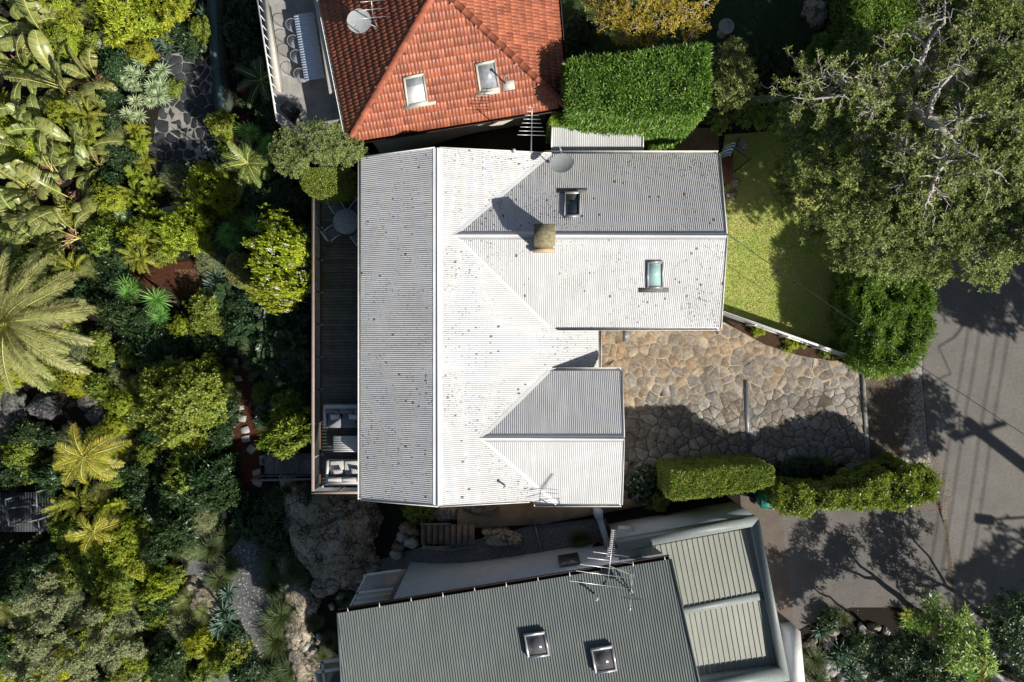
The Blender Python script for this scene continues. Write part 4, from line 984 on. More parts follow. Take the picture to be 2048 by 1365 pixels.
def hipcap(a, b, parent, rad=.13, seg=.4):
    a, b = np.array(a, float), np.array(b, float); l = np.linalg.norm(b-a); d = (b-a)/l; s = nrm(np.cross(d, [0, 0, 1])); u = np.cross(s, d); mb = MB(); k = 9; x = 0
    while x < l:
        for (t0, t1, r0, r1) in ((x, min(l, x+seg), rad*1.1, rad*.95),):
            V = []
            for t, r in ((t0, r0), (t1+.03, r1)):
                for j in range(k):
                    an = math.pi*j/(k-1); V.append(a+d*t+s*math.cos(an)*r+u*(math.sin(an)*r*.75+.01))
            mb.add(V, [(j, j+1, k+j+1, k+j) for j in range(k-1)]); o_ = mb.n-2*k; mb.F.append((np.array([[o_+j for j in range(k)]]), 0))
        x += seg
    return mb.build('hip_cap', M['tilecap'], parent)
hipcap(A, PK, rh); hipcap(B, PK, rh); hipcap(PK, PK2, rh); hipcap(PK, PK3, rh)
gut(A+[0, 0, .02], B+[0, 0, .02], nn_, M['gutter'], .12, rh); gut(A3, A, nrm(B-A), M['white'], .12, rh); gut(B, B3, -nrm(B-A), M['dark'], .12, rh)
wv = [A+(PK-A)*.13, B+(PK-B)*.13, B3-nrm(B3-B)*.5-e*.6, A3-nrm(A3-A)*.5+e*.6]
mb = MB(); mb.prism([tuple(p[:2]) for p in wv], -2.6, 3.1); mb.build('wall', M['cream'], rh)
rs = Plane(A, 0, 0); nr = np.cross(B-A, PK-A); nr /= nr[2]; rs = Plane(A, -nr[0], -nr[1])
skylight(rs, [(815, 214), (857, 205), (848, 146), (806, 154)], 1, rh, M['cream'], M['glass_w'], inner=((.02, .0), (.98, .68)), lab='skylight half covered by a white blind, left one on the tiled roof')
skylight(rs, [(959, 184), (1000, 178), (990, 119), (950, 127)], 1, rh, M['cream'], M['glass_w'], lab='grey dirty skylight, right one on the tiled roof')
for q in ([(808, 220), (872, 208), (872, 201), (808, 212)], [(950, 194), (1000, 186), (1000, 178), (950, 188)], [(1006, 182), (1030, 178), (1028, 160), (1004, 163)]):
    n = nrm(np.array([-rs.gx, -rs.gy, 1.])); mb = MB(); mb.hexa([rs.q(*p)+n*.05 for p in q], [rs.q(*p)+n*.075 for p in q]); mb.build('flashing', M['cream'], rh)
b = rs.q(1012, 170); mb = MB(); mb.tube([b, b+[0, 0, .9]], .03, 8); mb.lathe([(0, .1), (.06, .04), (.06, 0)], b+[0, 0, .9], 8); mb.build('vent_pipe', M['grey'], rh)
mb = MB(); # white barge / awning beam beside the left eave
q = [P(628, -5, 2.9), P(644, -5, 2.9), P(676, 183, 2.9), P(660, 190, 2.9)]; mb.hexa(q, [p+[0, 0, .1] for p in q]); mb.build('awning_beam', M['cream'], rh)
nl = np.cross(A-A3, PK-A3); nl /= nl[2]; ls = Plane(A, -nl[0], -nl[1])
dish('satellite_dish', 'grey oval satellite dish on the shaded slope of the tiled roof', ls.q(728, 62)+[0, 0, .75], (-.1, -.15, 1), .43, ls.q(752, 55)+[0, 0, .02])
yagi('tv_antenna', 'small horizontal aerial beside the dish on the tiled roof', ls.q(754, 52), P(746, 34, 5.7), (-.1, 1, .05), 3, 1.05, .8, .55)
B0 = lambda p: np.array([p[0], p[1], 1.15])
# terrace
tr = thing('roof_terrace', 'grey paved terrace on the left of the tiled house', 'terrace', P(590, 100, 1.15))
tq = [(518, -10), (655, -10), (700, 262), (597, 268), (556, 243)]
mb = MB(); mb.hexa([P(*q, 0.9) for q in tq], [P(*q, 1.15) for q in tq]); mb.build('slab', M['conc'], tr)
mb = MB(); r2 = np.random.default_rng(3); out = [P(*q, 1.15) for q in tq]
drape(mb, out, lambda x, y: 1.15, .006, .61); mb.build('paving', M['terr'], tr)
wt_ = [P(1024+(q[0]-1024)*.998, q[1], 0.89) for q in tq]; mb = MB(); mb.hexa([p-[0, 0, 4.9] for p in wt_], wt_); mb.build('wall', M['cream'], tr)
ra, rb_, rc = P(513, -10, 2.15), P(554, 243, 2.15), P(597, 268, 2.15)
mb = MB(); mb.bar(ra, rb_, .06, .05); mb.bar(rb_, rc, .06, .05); mb.build('rail', M['white'], tr)
mb = MB()
for t_ in np.linspace(0, 1, 14): p = ra+(rb_-ra)*t_; mb.bar(B0(p), p, .03, .03, up=(0, 1, 0))
mb.build('post', M['white'], tr)
q = [P(523, -5, 1.6), P(534, -5, 1.6), P(562, 185, 1.6), P(548, 180, 1.6)]; q0 = [B0(p) for p in q]
bn = thing('bench', 'long cream bench along the outer edge of the terrace', 'bench', q0[0]); mb = MB(); mb.hexa([B0(p)+[0, 0, .36] for p in q], q); mb.build('seat', M['cream'], bn)
mb = MB(); c = sum(q)/4; mb.hexa([B0(c+(p-c)*.9) for p in q], [B0(c+(p-c)*.9)+[0, 0, .36] for p in q]); mb.build('base', M['conc'], bn)
tb = thing('dining_table', 'long white slatted dining table, tinted blue as in shade, on the grey terrace', 'table', P(618, 92, 1.15))
q = [P(*p, 1.89) for p in ((609, 162), (649, 156), (627, 24), (587, 30))]; mb = MB(); n = 26
for i in range(n):
    f0, f1 = i/n, (i+.975)/n; lo = [q[0]+(q[3]-q[0])*f0, q[1]+(q[2]-q[1])*f0, q[1]+(q[2]-q[1])*f1, q[0]+(q[3]-q[0])*f1]; mb.hexa([p-[0, 0, .03] for p in lo], lo)
mb.build('tabletop', M['tshade'], tb); c = sum(q)/4
for p in q: p = c+(p-c)*.92; mb = MB(); mb.bar(B0(p)+[0, 0, .008], p-[0, 0, .03], .05, .05, up=(0, 1, 0)); mb.build('leg', M['frame'], tb)
def wire_chair(label, c, face):
    t = thing('wire_chair', label, 'chair', (0, 0, 0), 'wire chairs round the blue table')
    mb = MB(); k = 15; mb.tube([(math.cos(a)*.26, math.sin(a)*.26-.02, .8-.25*(math.sin(a)+1)*.5) for a in np.linspace(math.pi*.95, math.pi*2.05, k)], .011, 6)
    for a in np.linspace(math.pi*1.05, math.pi*1.95, 9): mb.tube([(math.cos(a)*.26, math.sin(a)*.26-.02, .79), (math.cos(a)*.2, math.sin(a)*.2, .46)], .005, 4)
    mb.build('backrest', M['chairw'], t); mb = MB(); mb.lathe([(0, .46), (.21, .465), (.23, .45), (.21, .435), (0, .435)], (0, 0, 0), 18); mb.build('seat', M['chairw'], t)
    for a in (.8, 2.3, 3.9, 5.5): mb = MB(); mb.tube([(math.cos(a)*.16, math.sin(a)*.16, .44), (math.cos(a)*.24, math.sin(a)*.24, .0)], .012, 5); mb.build('leg', M['chairw'], t)
    t.location = [float(v) for v in c]; t.rotation_euler = (0, 0, face)
for i, (px, py) in enumerate(((591, 45), (594, 78), (600, 108), (607, 145))):
    c = P(px, py, 2.1); wire_chair('white wire chair on the outer side of the dining table, %s from the top' % ('first', 'second', 'third', 'fourth')[i], (c[0]-.17, c[1], 1.158), -math.pi/2-.15)
for i, (px, py) in enumerate(((634, 40), (640, 70), (645, 100), (650, 132))):
    c = P(px, py, 2.1); wire_chair('white wire chair between dining table and tiled house, %s from the top' % ('first', 'second', 'third', 'fourth')[i], (c[0]+.05, c[1], 1.158), math.pi/2-.15)
bq = thing('covered_barbecue', 'black covered barbecue in the lower corner of the terrace', 'barbecue', P(582, 228, 1.15))
q = [(558, 215), (576, 201), (604, 222), (588, 250)]
mb = MB(); mb.hexa([P(*p, 1.158) for p in q], [P(*p, 1.9)*[1, 1, 1]-[0, 0, 0] for p in [(560, 218), (577, 205), (602, 223), (588, 247)]]); c = P(581, 225, 1.9); top = [P(*p, 1.9) for p in [(560, 218), (577, 205), (602, 223), (588, 247)]]
mb.hexa(top, [c+(p-c)*.7+[0, 0, .35] for p in top]); mb.build('cover', M['black'], bq)
mb = MB(); mb.bar(P(596, 215, 1.95), P(612, 236, 1.95), .03, .03); mb.build('handle', M['grey'], bq)
# ================================================================ GREY HOUSE
gh = thing('grey_house', 'house with a grey-green ribbed roof at the bottom of the picture', 'house', P(1000, 1300, 0))
E0, E1 = P(676, 1227, 3.7), P(1340, 1119, 3.7); ge = nrm(E1-E0); gp = np.array([ge[1], -ge[0], 0])
gpl = Plane(E0, gp[0]*.12, gp[1]*.12)
g0, g1 = gpl.q(686, 1400), gpl.q(1405, 1400); g0 = E0+(g0-E0)*2.2; g1 = E1+(g1-E1)*2.2
mb = MB(); corr(mb, [E0, E1, g1, g0], ge, pitch=.099, amp=.018); mb.build('roof', M['groof'], gh, True)
gut(E0, E1, gp, M['gutter'], .13, gh)
for t_ in np.linspace(.03, .985, 11):
    p = E0+(E1-E0)*t_; mb = MB(); mb.bar(p-gp*.15+[0, 0, -.0], p+gp*.03+[0, 0, .0], .03, .012); mb.build('gutter_bracket', M['white'], gh)
barge(E0+[0, 0, .03], g0+[0, 0, .03], gh, M['gcap'], .05, .12, (-1, 0)); barge(E1+[0, 0, .03], g1+[0, 0, .03], gh, M['gcap'], .07, .16, (1, 0))
w0 = E0+ge*1.35+gp*.12; w1 = E1+gp*.12-ge*.05
mb = MB(); mb.prism([tuple(q[:2]) for q in (E0+ge*2.05+gp*.02, w1, w1+gp*9, E0+ge*1.9+gp*9)], -3, 3.55)
mb.build('wall', M['render'], gh)
wl = lambda px, z: None
# balcony at the left end
bl = [P(705, 1215, -.2), P(733, 1152, -.2), P(803, 1140, -.2), P(775, 1215, -.2)]
mb = MB(); mb.hexa([P(700, 1222, -.3), P(735, 1150, -.3), P(812, 1138, -.3), P(812, 1222, -.3)], [P(700, 1222, -.2), P(735, 1150, -.2), P(812, 1138, -.2), P(812, 1222, -.2)]); mb.build('balcony_floor', M['grey'], gh)
mb = MB()
for a, b in ((P(694, 1226, 1), P(733, 1150, 1)), (P(733, 1150, 1), P(802, 1141, 1)), (P(712, 1186, 1), P(786, 1178, 1))): mb.bar(a, b, .09, .07)
for a, b in ((P(712, 1197, .6), P(782, 1187, .6)), (P(706, 1206, .6), P(776, 1199, .6)), (P(728, 1188, .9), P(728, 1150, .9))): mb.bar(a, b, .05, .05)
mb.build('balcony_rail', M['white'], gh)
mb = MB(); mb.hexa([P(700, 1224, .0), P(716, 1190, .0), P(784, 1180, .0), P(775, 1218, .0)], [P(700, 1224, .05), P(716, 1190, .05), P(784, 1180, .05), P(775, 1218, .05)]); mb.build('louvre', M['cream'], gh)
mb = MB()
for a, b in ((P(640, 1325, 2.0), P(690, 1318, 2.0)), (P(632, 1345, 2.0), P(645, 1420, 2.0)), (P(632, 1345, 2), P(690, 1335, 2)), (P(645, 1322, 2.0), P(655, 1420, 2.0))): mb.bar(a, b, .1, .1)
mb.build('awning_frame', M['white'], gh)
mb = MB(); mb.hexa([P(648, 1330, 1.7), P(700, 1325, 1.7), P(715, 1450, 1.7), P(660, 1450, 1.7)], [P(648, 1330, 1.75), P(700, 1325, 1.75), P(715, 1450, 1.75), P(660, 1450, 1.75)]); mb.build('awning_screen', M['glass_b'], gh)
mb = MB(); wq = E0+ge*8.75-gp*.0; mb.bar(wq+[0, 0, -1.9], wq+ge*.85+[0, 0, -1.9], .05, 1.3, up=(0, 0, 1)); mb.build('window', M['glass_b'], gh)
skylight(gpl, [(1056, 1314), (1099, 1308), (1090, 1261), (1047, 1267)], 1, gh, M['alu'], M['glass_b'], .05, .22, lab='left skylight on the grey-green roof')
skylight(gpl, [(1190, 1345), (1233, 1338), (1224, 1289), (1180, 1296)], 1, gh, M['alu'], M['glass_b'], .05, .22, lab='right skylight on the grey-green roof')
b = gpl.q(1190, 1189); mb = MB(); mb.tube([b, b+[0, 0, .45]], .035, 8); mb.lathe([(0, .1), (.08, .04), (.08, 0)], b+[0, 0, .45], 8); mb.build('vent_pipe', M['alu'], gh)
# annex with parapet
an = thing('garage', 'flat garage with pale green ribbed roof and grey parapet beside the grey house', 'garage', P(1430, 1200, 0))
zc = 3.0
o_ = [(1233, 1086), (1518, 1037), (1580, 1362), (1405, 1385), (1300, 1385), (1240, 1150)]
i_ = [(1240, 1104), (1504, 1054), (1560, 1338), (1392, 1362)]
O = [P(*q, zc) for q in o_[:3]]+[P(1398, 1392, zc)]; I = [P(*q, zc) for q in i_]
mb = MB()
for k in range(4):
    a, b, c, d = O[k], O[(k+1) % 4], I[(k+1) % 4], I[k]
    if k == 3: continue
    mb.hexa([a-[0, 0, .6], b-[0, 0, .6], c-[0, 0, .6], d-[0, 0, .6]], [a, b, c, d])
mb.build('parapet', M['gcap'], an)
apl = Plane(P(1400, 1200, 2.62), 0, 0); rdn = nrm(P(1530, 1190, 2.7)-P(1360, 1222, 2.7))
pa = [P(1236, 1106, 2.58), P(1506, 1056, 2.58), P(1532, 1192, 2.72), P(1250, 1245, 2.72)]
mb = MB(); corr(mb, pa, rdn, pitch=.215, amp=.035, prof='trap'); mb.build('roof', M['aroof'], an)
pb = [P(1250, 1245, 2.72), P(1532, 1192, 2.72), P(1558, 1335, 2.56), P(1280, 1385, 2.56)]
mb = MB(); corr(mb, pb, rdn, pitch=.215, amp=.035, prof='trap'); mb.build('roof', M['aroof'], an)
a, b = P(1250, 1245, 2.77), P(1532, 1191, 2.77); mb = MB(); mb.bar(a, b, .28, .03); mb.build('ridge_cap', M['gcap'], an)
wq = [P(1518, 1037, zc)*[1, 1, 0]+[0, 0, 0], P(1580, 1362, zc)*[1, 1, 0], P(1398, 1392, zc)*[1, 1, 0], P(1235, 1088, zc)*[1, 1, 0]]
cc = sum(wq)/4; mb = MB(); mb.prism([tuple((cc+(p-cc)*.992)[:2]) for p in wq], -.5, 2.45); mb.build('wall', M['render'], an)
mb = MB(); q = P(1252, 1062, 1.6); mb.box(q[0]-.28, q[0]+.28, q[1]-.3, q[1]+.12, 1.2, 1.75); mb.build('meter_box', M['white'], an)
# lower wall with step by the side passage
gwl = thing('garden_wall', 'narrow white wall running down from the passage to the grey house', 'wall', P(1210, 1080, 0))
mb = MB(); mb.bar(P(1197, 1028, 1.0)*[1, 1, 0]+[0, 0, .5], P(1222, 1110, 1.0)*[1, 1, 0]+[0, 0, .5], .22, 1.2); mb.build('wall', M['render'], gwl)
mb = MB(); mb.box(*(P(1197, 1030, 1.1)[0]+np.array([-.16, .16])), *(P(1197, 1030, 1.1)[1]+np.array([-.12, .2])), 0, 1.3); mb.build('pillar', M['render'], gwl)
wq = [P(1580, 1268, 1.1), P(1601, 1264, 1.1), P(1613, 1400, 1.1), P(1594, 1400, 1.1)]
mb = MB(); mb.hexa([p*[1, 1, 0]-[0, 0, .3] for p in wq], wq); tag(mb.build('white_wall', M['white']), 'thick white rendered wall at the lower end of the driveway', 'wall')
tag((lambda mb: (mb.hexa([P(1556, 1268, -.1), P(1586, 1266, -.1), P(1600, 1400, -.1), P(1575, 1400, -.1)], [P(1556, 1268, .12), P(1586, 1266, .12), P(1600, 1400, .12), P(1575, 1400, .12)]), mb.build('path_slab', M['conc']))[1])(MB()), kind='structure')
# aerials and dish of the grey house
mp = gpl.q(1262, 1184)
va = thing('tv_antenna', 'big comb-shaped aerial with long cross rods over the grey-green roof', 'tv antenna', mp)
za = 5.3; mb = MB(); mb.tube([mp, P(1262, 1150, 4.6), P(1220, 1133, za)], .02, 7); mb.tube([mp, P(1268, 1140, za)], .018, 6); mb.build('mast', M['grey'], va)
mb = MB(); mb.tube([P(1214, 1176, za), P(1220, 1125, za), P(1228, 1060, za)], .014, 6); mb.build('boom', M['alu'], va)
for (xa, ya, xb, yb) in ((1186, 1104, 1258, 1114), (1175, 1116, 1266, 1127), (1160, 1129, 1277, 1144), (1152, 1142, 1281, 1160), (1139, 1162, 1288, 1182)):
    mb = MB(); mb.tube([P(xa, ya, za+.01), P(xb, yb, za+.01)], .013, 5); mb.build('long_element', M['alu'], va)
for i in range(14):
    y = 1061+i*4.0; x = 1228-(y-1060)*.13; w = 5.5 if i < 9 else 8; mb = MB(); mb.tube([P(x-w, y-.6, za), P(x+w, y+.8, za)], .011, 5); mb.build('element', M['alu'], va)
dish('satellite_dish', 'grey satellite dish seen edge-on over the grey-green roof', P(1265, 1194, 4.75), (-.12, -.96, .28), .38, gpl.q(1262, 1184), M['alu'])
# ================================================================ PASSAGE, STAIRS, WALLS
rw = [(915, 1050), (1000, 1042), (1067, 1036), (1150, 1025), (1235, 1012), (1240, 1022), (1290, 1003), (1335, 990), (1335, 1000), (1260, 1022), (1190, 1038), (1090, 1050), (1000, 1057), (918, 1062)]
mb = MB(); mb.hexa([P(914, 1040, -1.2), P(915, 1062, -1.2), P(1090, 1050, -1.2), P(1335, 1000, -1.2), P(1335, 985, -1.2), P(1240, 1000, -1.2), P(1060, 1000, -1.2), P(920, 1010, -1.2)][::-1], [P(914, 1036, .25), P(918, 1058, .25), P(1090, 1048, .25), P(1335, 1003, .25), P(1335, 990, .25), P(1240, 1000, .25), P(1060, 1000, .25), P(920, 1010, .25)][::-1])
tag(mb.build('retaining_wall', M['concb']), 'tan concrete retaining ledge below the lower eave of the white house', 'wall')
st = thing('timber_stairs', 'brown timber steps going down between boulder and passage', 'stairs', P(900, 1075, -1))
for i in range(9):
    x = 842+i*12; z = float(PT(x, 1070)[2])+.32+(i*.03)
    mb = MB(); mb.hexa([P(x, 1049, z-.05), P(x, 1090, z-.05), P(x+11, 1088, z-.05), P(x+11, 1049, z-.05)], [P(x, 1049, z), P(x, 1090, z), P(x+11, 1088, z), P(x+11, 1049, z)]); mb.build('tread', M['timber'], st)
mb = MB()
for a, b in (((840, 1049), (902, 1048)), ((845, 1097), (902, 1101)), ((902, 1101), (963, 1091)), ((848, 1094), (900, 1096))): mb = MB(); mb.bar(P(*a, -.0), P(*b, -.0), .07, .05); mb.build('rail', M['timberg'], st)
for p in ((845, 1097), (902, 1101), (960, 1091)): mb = MB(); q = P(*p, 0); mb.bar(q*[1, 1, 0]-[0, 0, 1.9], q, .07, .07, up=(0, 1, 0)); mb.build('post', M['timberg'], st)
for i, (px, py, s) in enumerate(((815, 1052, .33), (808, 1070, .3), (800, 1088, .3), (795, 1104, .28), (830, 1062, .25), (826, 1082, .3))):
    rock('stone_block', 'rough stone block beside the timber steps, %s down the row' % ['topmost', 'second', 'third', 'lowest', 'inner upper', 'inner lower'][i], PT(px, py)+[0, 0, .35], s, s*.85, .28, i+40, M['slab'] if i % 2 else M['rockb'], 'stone blocks by the steps', sub=3, amp=.35)
bw = thing('boardwalk', 'weathered grey boardwalk running from stepping stones to the deck', 'boardwalk', PT(580, 925))
mb = MB(); a, b = PT(535, 925), PT(640, 925); n = 26; zb = max(a[2], b[2])+.12
for i in range(n):
    x = a[0]+(b[0]-a[0])*i/n; mb.box(x, x+(b[0]-a[0])/n*.9, a[1]-.5, a[1]+.5, zb-.03, zb)
mb.build('board', M['timberg'], bw); mb = MB(); mb.bar((a[0]-.3, a[1]-.62, zb+.9), (b[0], a[1]-.55, zb+.9), .10, .05); mb.build('rail', M['timberg'], bw); mb = MB(); mb.bar((a[0]-.0, a[1]-.5, zb+.5), (b[0], a[1]-.45, zb+.5), .04, .04); mb.build('rail', M['timberg'], bw)
for x in (a[0]-.2, (a[0]+b[0])/2, b[0]-.1): mb = MB(); mb.box(x-.05, x+.05, a[1]-.62, a[1]-.54, zb-1.0, zb+.87); mb.build('post', M['timberg'], bw)
for i, (px, py, w, d, rt_) in enumerate(((468, 722, 15, 10, 0), (478, 757, 19, 12, .1), (478, 786, 16, 11, -.2), (478, 816, 23, 11, .03), (483, 838, 19, 14, -.1), (490, 861, 17, 14, .3), (491, 878, 17, 13, .2), (502, 899, 16, 16, .9), (524, 921, 12, 20, .1), (497, 962, 0, 0, 0), (513, 945, 18, 12, .3), (515, 967, 19, 12, -.5), (497, 990, 15, 10, -.7), (448, 1030, 9, 16, 0))):
    if not w: continue
    c = PT(px, py, .06); k = (H-c[2])/F; mb = MB(); w, d = w*k/2, d*k/2; cr_, sr = math.cos(rt_), math.sin(rt_)
    oct_ = [(-.9, -1), (.85, -1), (1, -.7), (.95, .9), (.7, 1), (-.8, .95), (-1, .6), (-1, -.8)]
    R2 = lambda s: [(c[0]+x*w*s*cr_-y*d*s*sr, c[1]+x*w*s*sr+y*d*s*cr_) for x, y in oct_]
    mb.hexa([(*q, c[2]-.1) for q in R2(1)], [(*q, c[2]+.05) for q in R2(1)]); mb.hexa([(*q, c[2]+.05) for q in R2(1)], [(*q, c[2]+.07) for q in R2(.93)])
    names = ('first', 'second', 'third', 'fourth', 'fifth', 'sixth', 'seventh', 'eighth', 'ninth', '', 'tenth', 'eleventh', 'twelfth', 'lone thirteenth')
    tag(mb.build('stepping_stone', M['slab']), '%s pale stepping stone down the mulch path from the top' % names[i], 'stepping stone', 'stepping stones in the mulch path')
# white picket fence
wf = thing('picket_fence', 'white corrugated-edged fence along the lawn and bark bed', 'fence', P(1580, 670, 0))
a, b = P(1447, 624, 1.25)*[1, 1, 0], P(1716, 718, 1.25)*[1, 1, 0]; d = nrm(b-a); s_ = np.array([-d[1], d[0], 0]); l = np.linalg.norm(b-a)
mb = MB(); n = int(l/.105)
for i in range(n):
    p = a+d*(i+.5)*.105; mb.bar(p+s_*.03+[0, 0, .08], p+s_*.03+[0, 0, 1.22], .075, .02, up=s_)
mb.build('picket', M['white'], wf); mb = MB()
for z in (.35, 1.02): mb.bar(a+[0, 0, z], b+[0, 0, z], .045, .09)
mb.bar(a+[0, 0, 1.16]-s_*.01, b+[0, 0, 1.16]-s_*.01, .075, .035)
mb.build('rail', M['white'], wf)
for i in range(5): p = a+d*l*i/4; mb = MB(); mb.bar(p-s_*.045-[0, 0, .2], p-s_*.045+[0, 0, 1.15], .08, .08, up=(1, 0, 0)); mb.build('post', M['white'], wf)
mf = thing('paling_fence', 'thin grey metal fence between lawn and tall street hedge', 'fence', P(1712, 600, 0))
a, b = P(1714, 715, 0), P(1714, 430, 0); mb = MB()
for z in (.3, 1.3): mb.bar(a+[0, 0, z], b+[0, 0, z], .03, .03)
mb.build('rail', M['alu'], mf); mb = MB()
for t_ in np.linspace(0, 1, 64): p = a+(b-a)*t_; mb.bar(p, p+[0, 0, 1.45], .018, .018, up=(1, 0, 0))
mb.build('picket', M['alu'], mf)
# green bin, gate box, towel, birdbath, pot, etc.
bn_ = thing('wheelie_bin', 'green lidded wheelie bin standing below the clipped hedge', 'bin', P(1536, 1000, 0)); q = P(1536, 1000, 1.0)
mb = MB(); mb.hexa([(q[0]-.24, q[1]-.26, .05), (q[0]+.24, q[1]-.26, .05), (q[0]+.24, q[1]+.26, .05), (q[0]-.24, q[1]+.26, .05)], [(q[0]-.29, q[1]-.33, .95), (q[0]+.29, q[1]-.33, .95), (q[0]+.29, q[1]+.33, .95), (q[0]-.29, q[1]+.33, .95)]); mb.build('body', M['green'], bn_)
mb = MB(); mb.hexa([(q[0]-.31, q[1]-.36, .955), (q[0]+.31, q[1]-.36, .955), (q[0]+.31, q[1]+.34, .955), (q[0]-.31, q[1]+.34, .955)], [(q[0]-.27, q[1]-.3, 1.03), (q[0]+.27, q[1]-.3, 1.03), (q[0]+.25, q[1]+.3, 1.03), (q[0]-.25, q[1]+.3, 1.03)]); mb.build('lid', M['green'], bn_)
mb = MB(); mb.tube([(q[0]-.22, q[1]-.38, .96), (q[0]+.22, q[1]-.38, .96)], .018, 8); mb.build('handle', M['green'], bn_)
for sx in (-.26, .26): mb = MB(); mb.tube([(q[0]+sx-.025, q[1]-.3, .1), (q[0]+sx+.025, q[1]-.3, .1)], .1, 14); mb.build('wheel', M['black'], bn_)
q = P(1556, 999, .9); mb = MB(); mb.box(q[0]-.09, q[0]+.1, q[1]-.35, q[1]+.3, 0, .9); mb.box(q[0]-.11, q[0]+.12, q[1]-.37, q[1]+.32, .9, .94); tag(mb.build('meter_cabinet', M['grey']), 'slim grey cabinet right beside the green bin', 'cabinet')
pz_ = thing('timber_screen', 'reddish timber screen box on the lawn corner by the right wing', 'screen', P(1457, 332, 0)); q0, q1 = P(1449, 360, 1.2), P(1466, 304, 1.2)
mb = MB(); mb.box(q0[0], q1[0], q0[1], q1[1], 0, 1.05)
mb.build('panel', M['redwood'], pz_); mb = MB()
for x in np.arange(q0[0]+.03, q1[0], .1): mb.box(x, x+.085, q0[1]-.02, q1[1]+.02, 1.06, 1.09)
mb.build('slat', M['redwood'], pz_)
pole = thing('clothes_post', 'thin dark post holding a striped towel by the right wing', 'post', P(1465, 330, 0)); mb = MB(); a = P(1467, 345, 0); mb.bar(a, a+[0, 0, 2.2], .05, .05, up=(1, 0, 0)); c = P(1463, 296, 2.0); mb.bar(a+[0, 0, 2.1], c*[1, 1, 0]+[0, 0, 2.1], .03, .03); mb.build('post', M['dark'], pole)
mb = MB(); mc = MB(); c = P(1459, 300, 2.0); nst = 9
for i in range(nst):
    t = mb if i % 2 else mc; u0_, u1_ = -.35+i*.08, -.35+(i+1)*.08
    prof = [(-.45, -.5), (-.25, -.1), (-.05, .05), (.1, .06), (.25, -.1), (.4, -.55)]
    V = [(c[0]+a_*1.0+u*.3, c[1]+u*.75+a_*.25, c[2]+z+.05*math.sin(u*9)) for a_, z in [(p_[0]*.6, p_[1]*.6) for p_ in prof] for u in (u0_, u1_)]
    t.add(V, [(2*k, 2*k+1, 2*k+3, 2*k+2) for k in range(5)])
tw = MB(); tw.V = mb.V+mc.V; tw.F = mb.F+[(f+mb.n, 1) for f, _ in mc.F]; tag(tw.build('towel', [M['towel_b'], M['white']]), 'blue and white striped towel hanging on the post', 'towel')
bb_ = thing('birdbath', 'round pale birdbath on the shaded lawn at the top', 'birdbath', P(1452, 54, 0)); c = P(1452, 54, .7); c[2] = 0
mb = MB(); mb.lathe([(0, .66), (.22, .68), (.31, .76), (.34, .75), (.27, .62), (.1, .55), (.07, .5)], c, 28); mb.build('bowl', M['slab'], bb_, True)
mb = MB(); mb.lathe([(.07, .55), (.06, .2), (.16, .05), (.2, 0)], c, 16); mb.build('pedestal', M['slab'], bb_)
pt_ = thing('flower_pot', 'empty terracotta pot in the side passage by the white wall', 'pot', P(1195, 1093, 0)); c = P(1196, 1094, .4); c[2] = .02
mb = MB(); mb.lathe([(0, .0), (.16, 0), (.24, .4), (.26, .4), (.26, .46), (.22, .46), (.20, .40)], c, 22); mb.build('pot', M['terra'], pt_); mb = MB(); mb.lathe([(0, .40), (.21, .40)], c, 18); mb.build('soil', M['soil'], pt_)
mw = thing('mossy_wall', 'long low mossy wall with a smooth top tinted teal as in shade left of the terrace', 'wall', PT(445, 120)); a = [PT(438, -20), PT(441, 60), PT(447, 150), PT(457, 245)]
mb = MB()
for i in range(3): mb.bar(a[i]+[0, 0, .2], a[i+1]+[0, 0, .2], .62, 1.0)
mb.build('wall', M['moss'], mw); mb = MB()
for i in range(3): mb.bar(a[i]+[0, 0, .73], a[i+1]+[0, 0, .73], .30, .06)
mb.build('coping', M['mosst'], mw)
tag((lambda mb: (mb.bar(PT(322, 430)+[0, 0, .2], PT(405, 413)+[0, 0, .2], .35, .7), mb.build('stone_edge', M['slab']))[1])(MB()), 'pale stone edging between lime shrubs below the patio', 'stone edging')
# street-side log edging and low wall
for i, (pa_, pb_, lab) in enumerate((((1690, 936), (1775, 924), 'weathered sleeper edging between courtyard and street hedge'), ((1640, 958), (1722, 958), 'short grey sleeper lying inside the street hedge'), ((1502, 201), (1590, 192), 'pale sleeper edge running out from the green tree to the hedge'))):
    mb = MB(); limb(mb, P(*pa_, .18), P(*pb_, .18), .17, .14, wig=.06, n=5); tag(mb.build('sleeper', M['bark'] if i == 2 else M['timberg'], None, True), lab, 'sleeper')
mb = MB(); mb.hexa([P(1905, 1295, -.1), P(1955, 1335, -.1), P(1950, 1345, -.1), P(1900, 1304, -.1)], [P(1905, 1295, .3), P(2040, 1370, .3), P(2030, 1378, .3), P(1900, 1304, .3)]); tag(mb.build('kerb_wall', M['conc']), 'pale kerb wall curving round the lower right planting', 'wall')
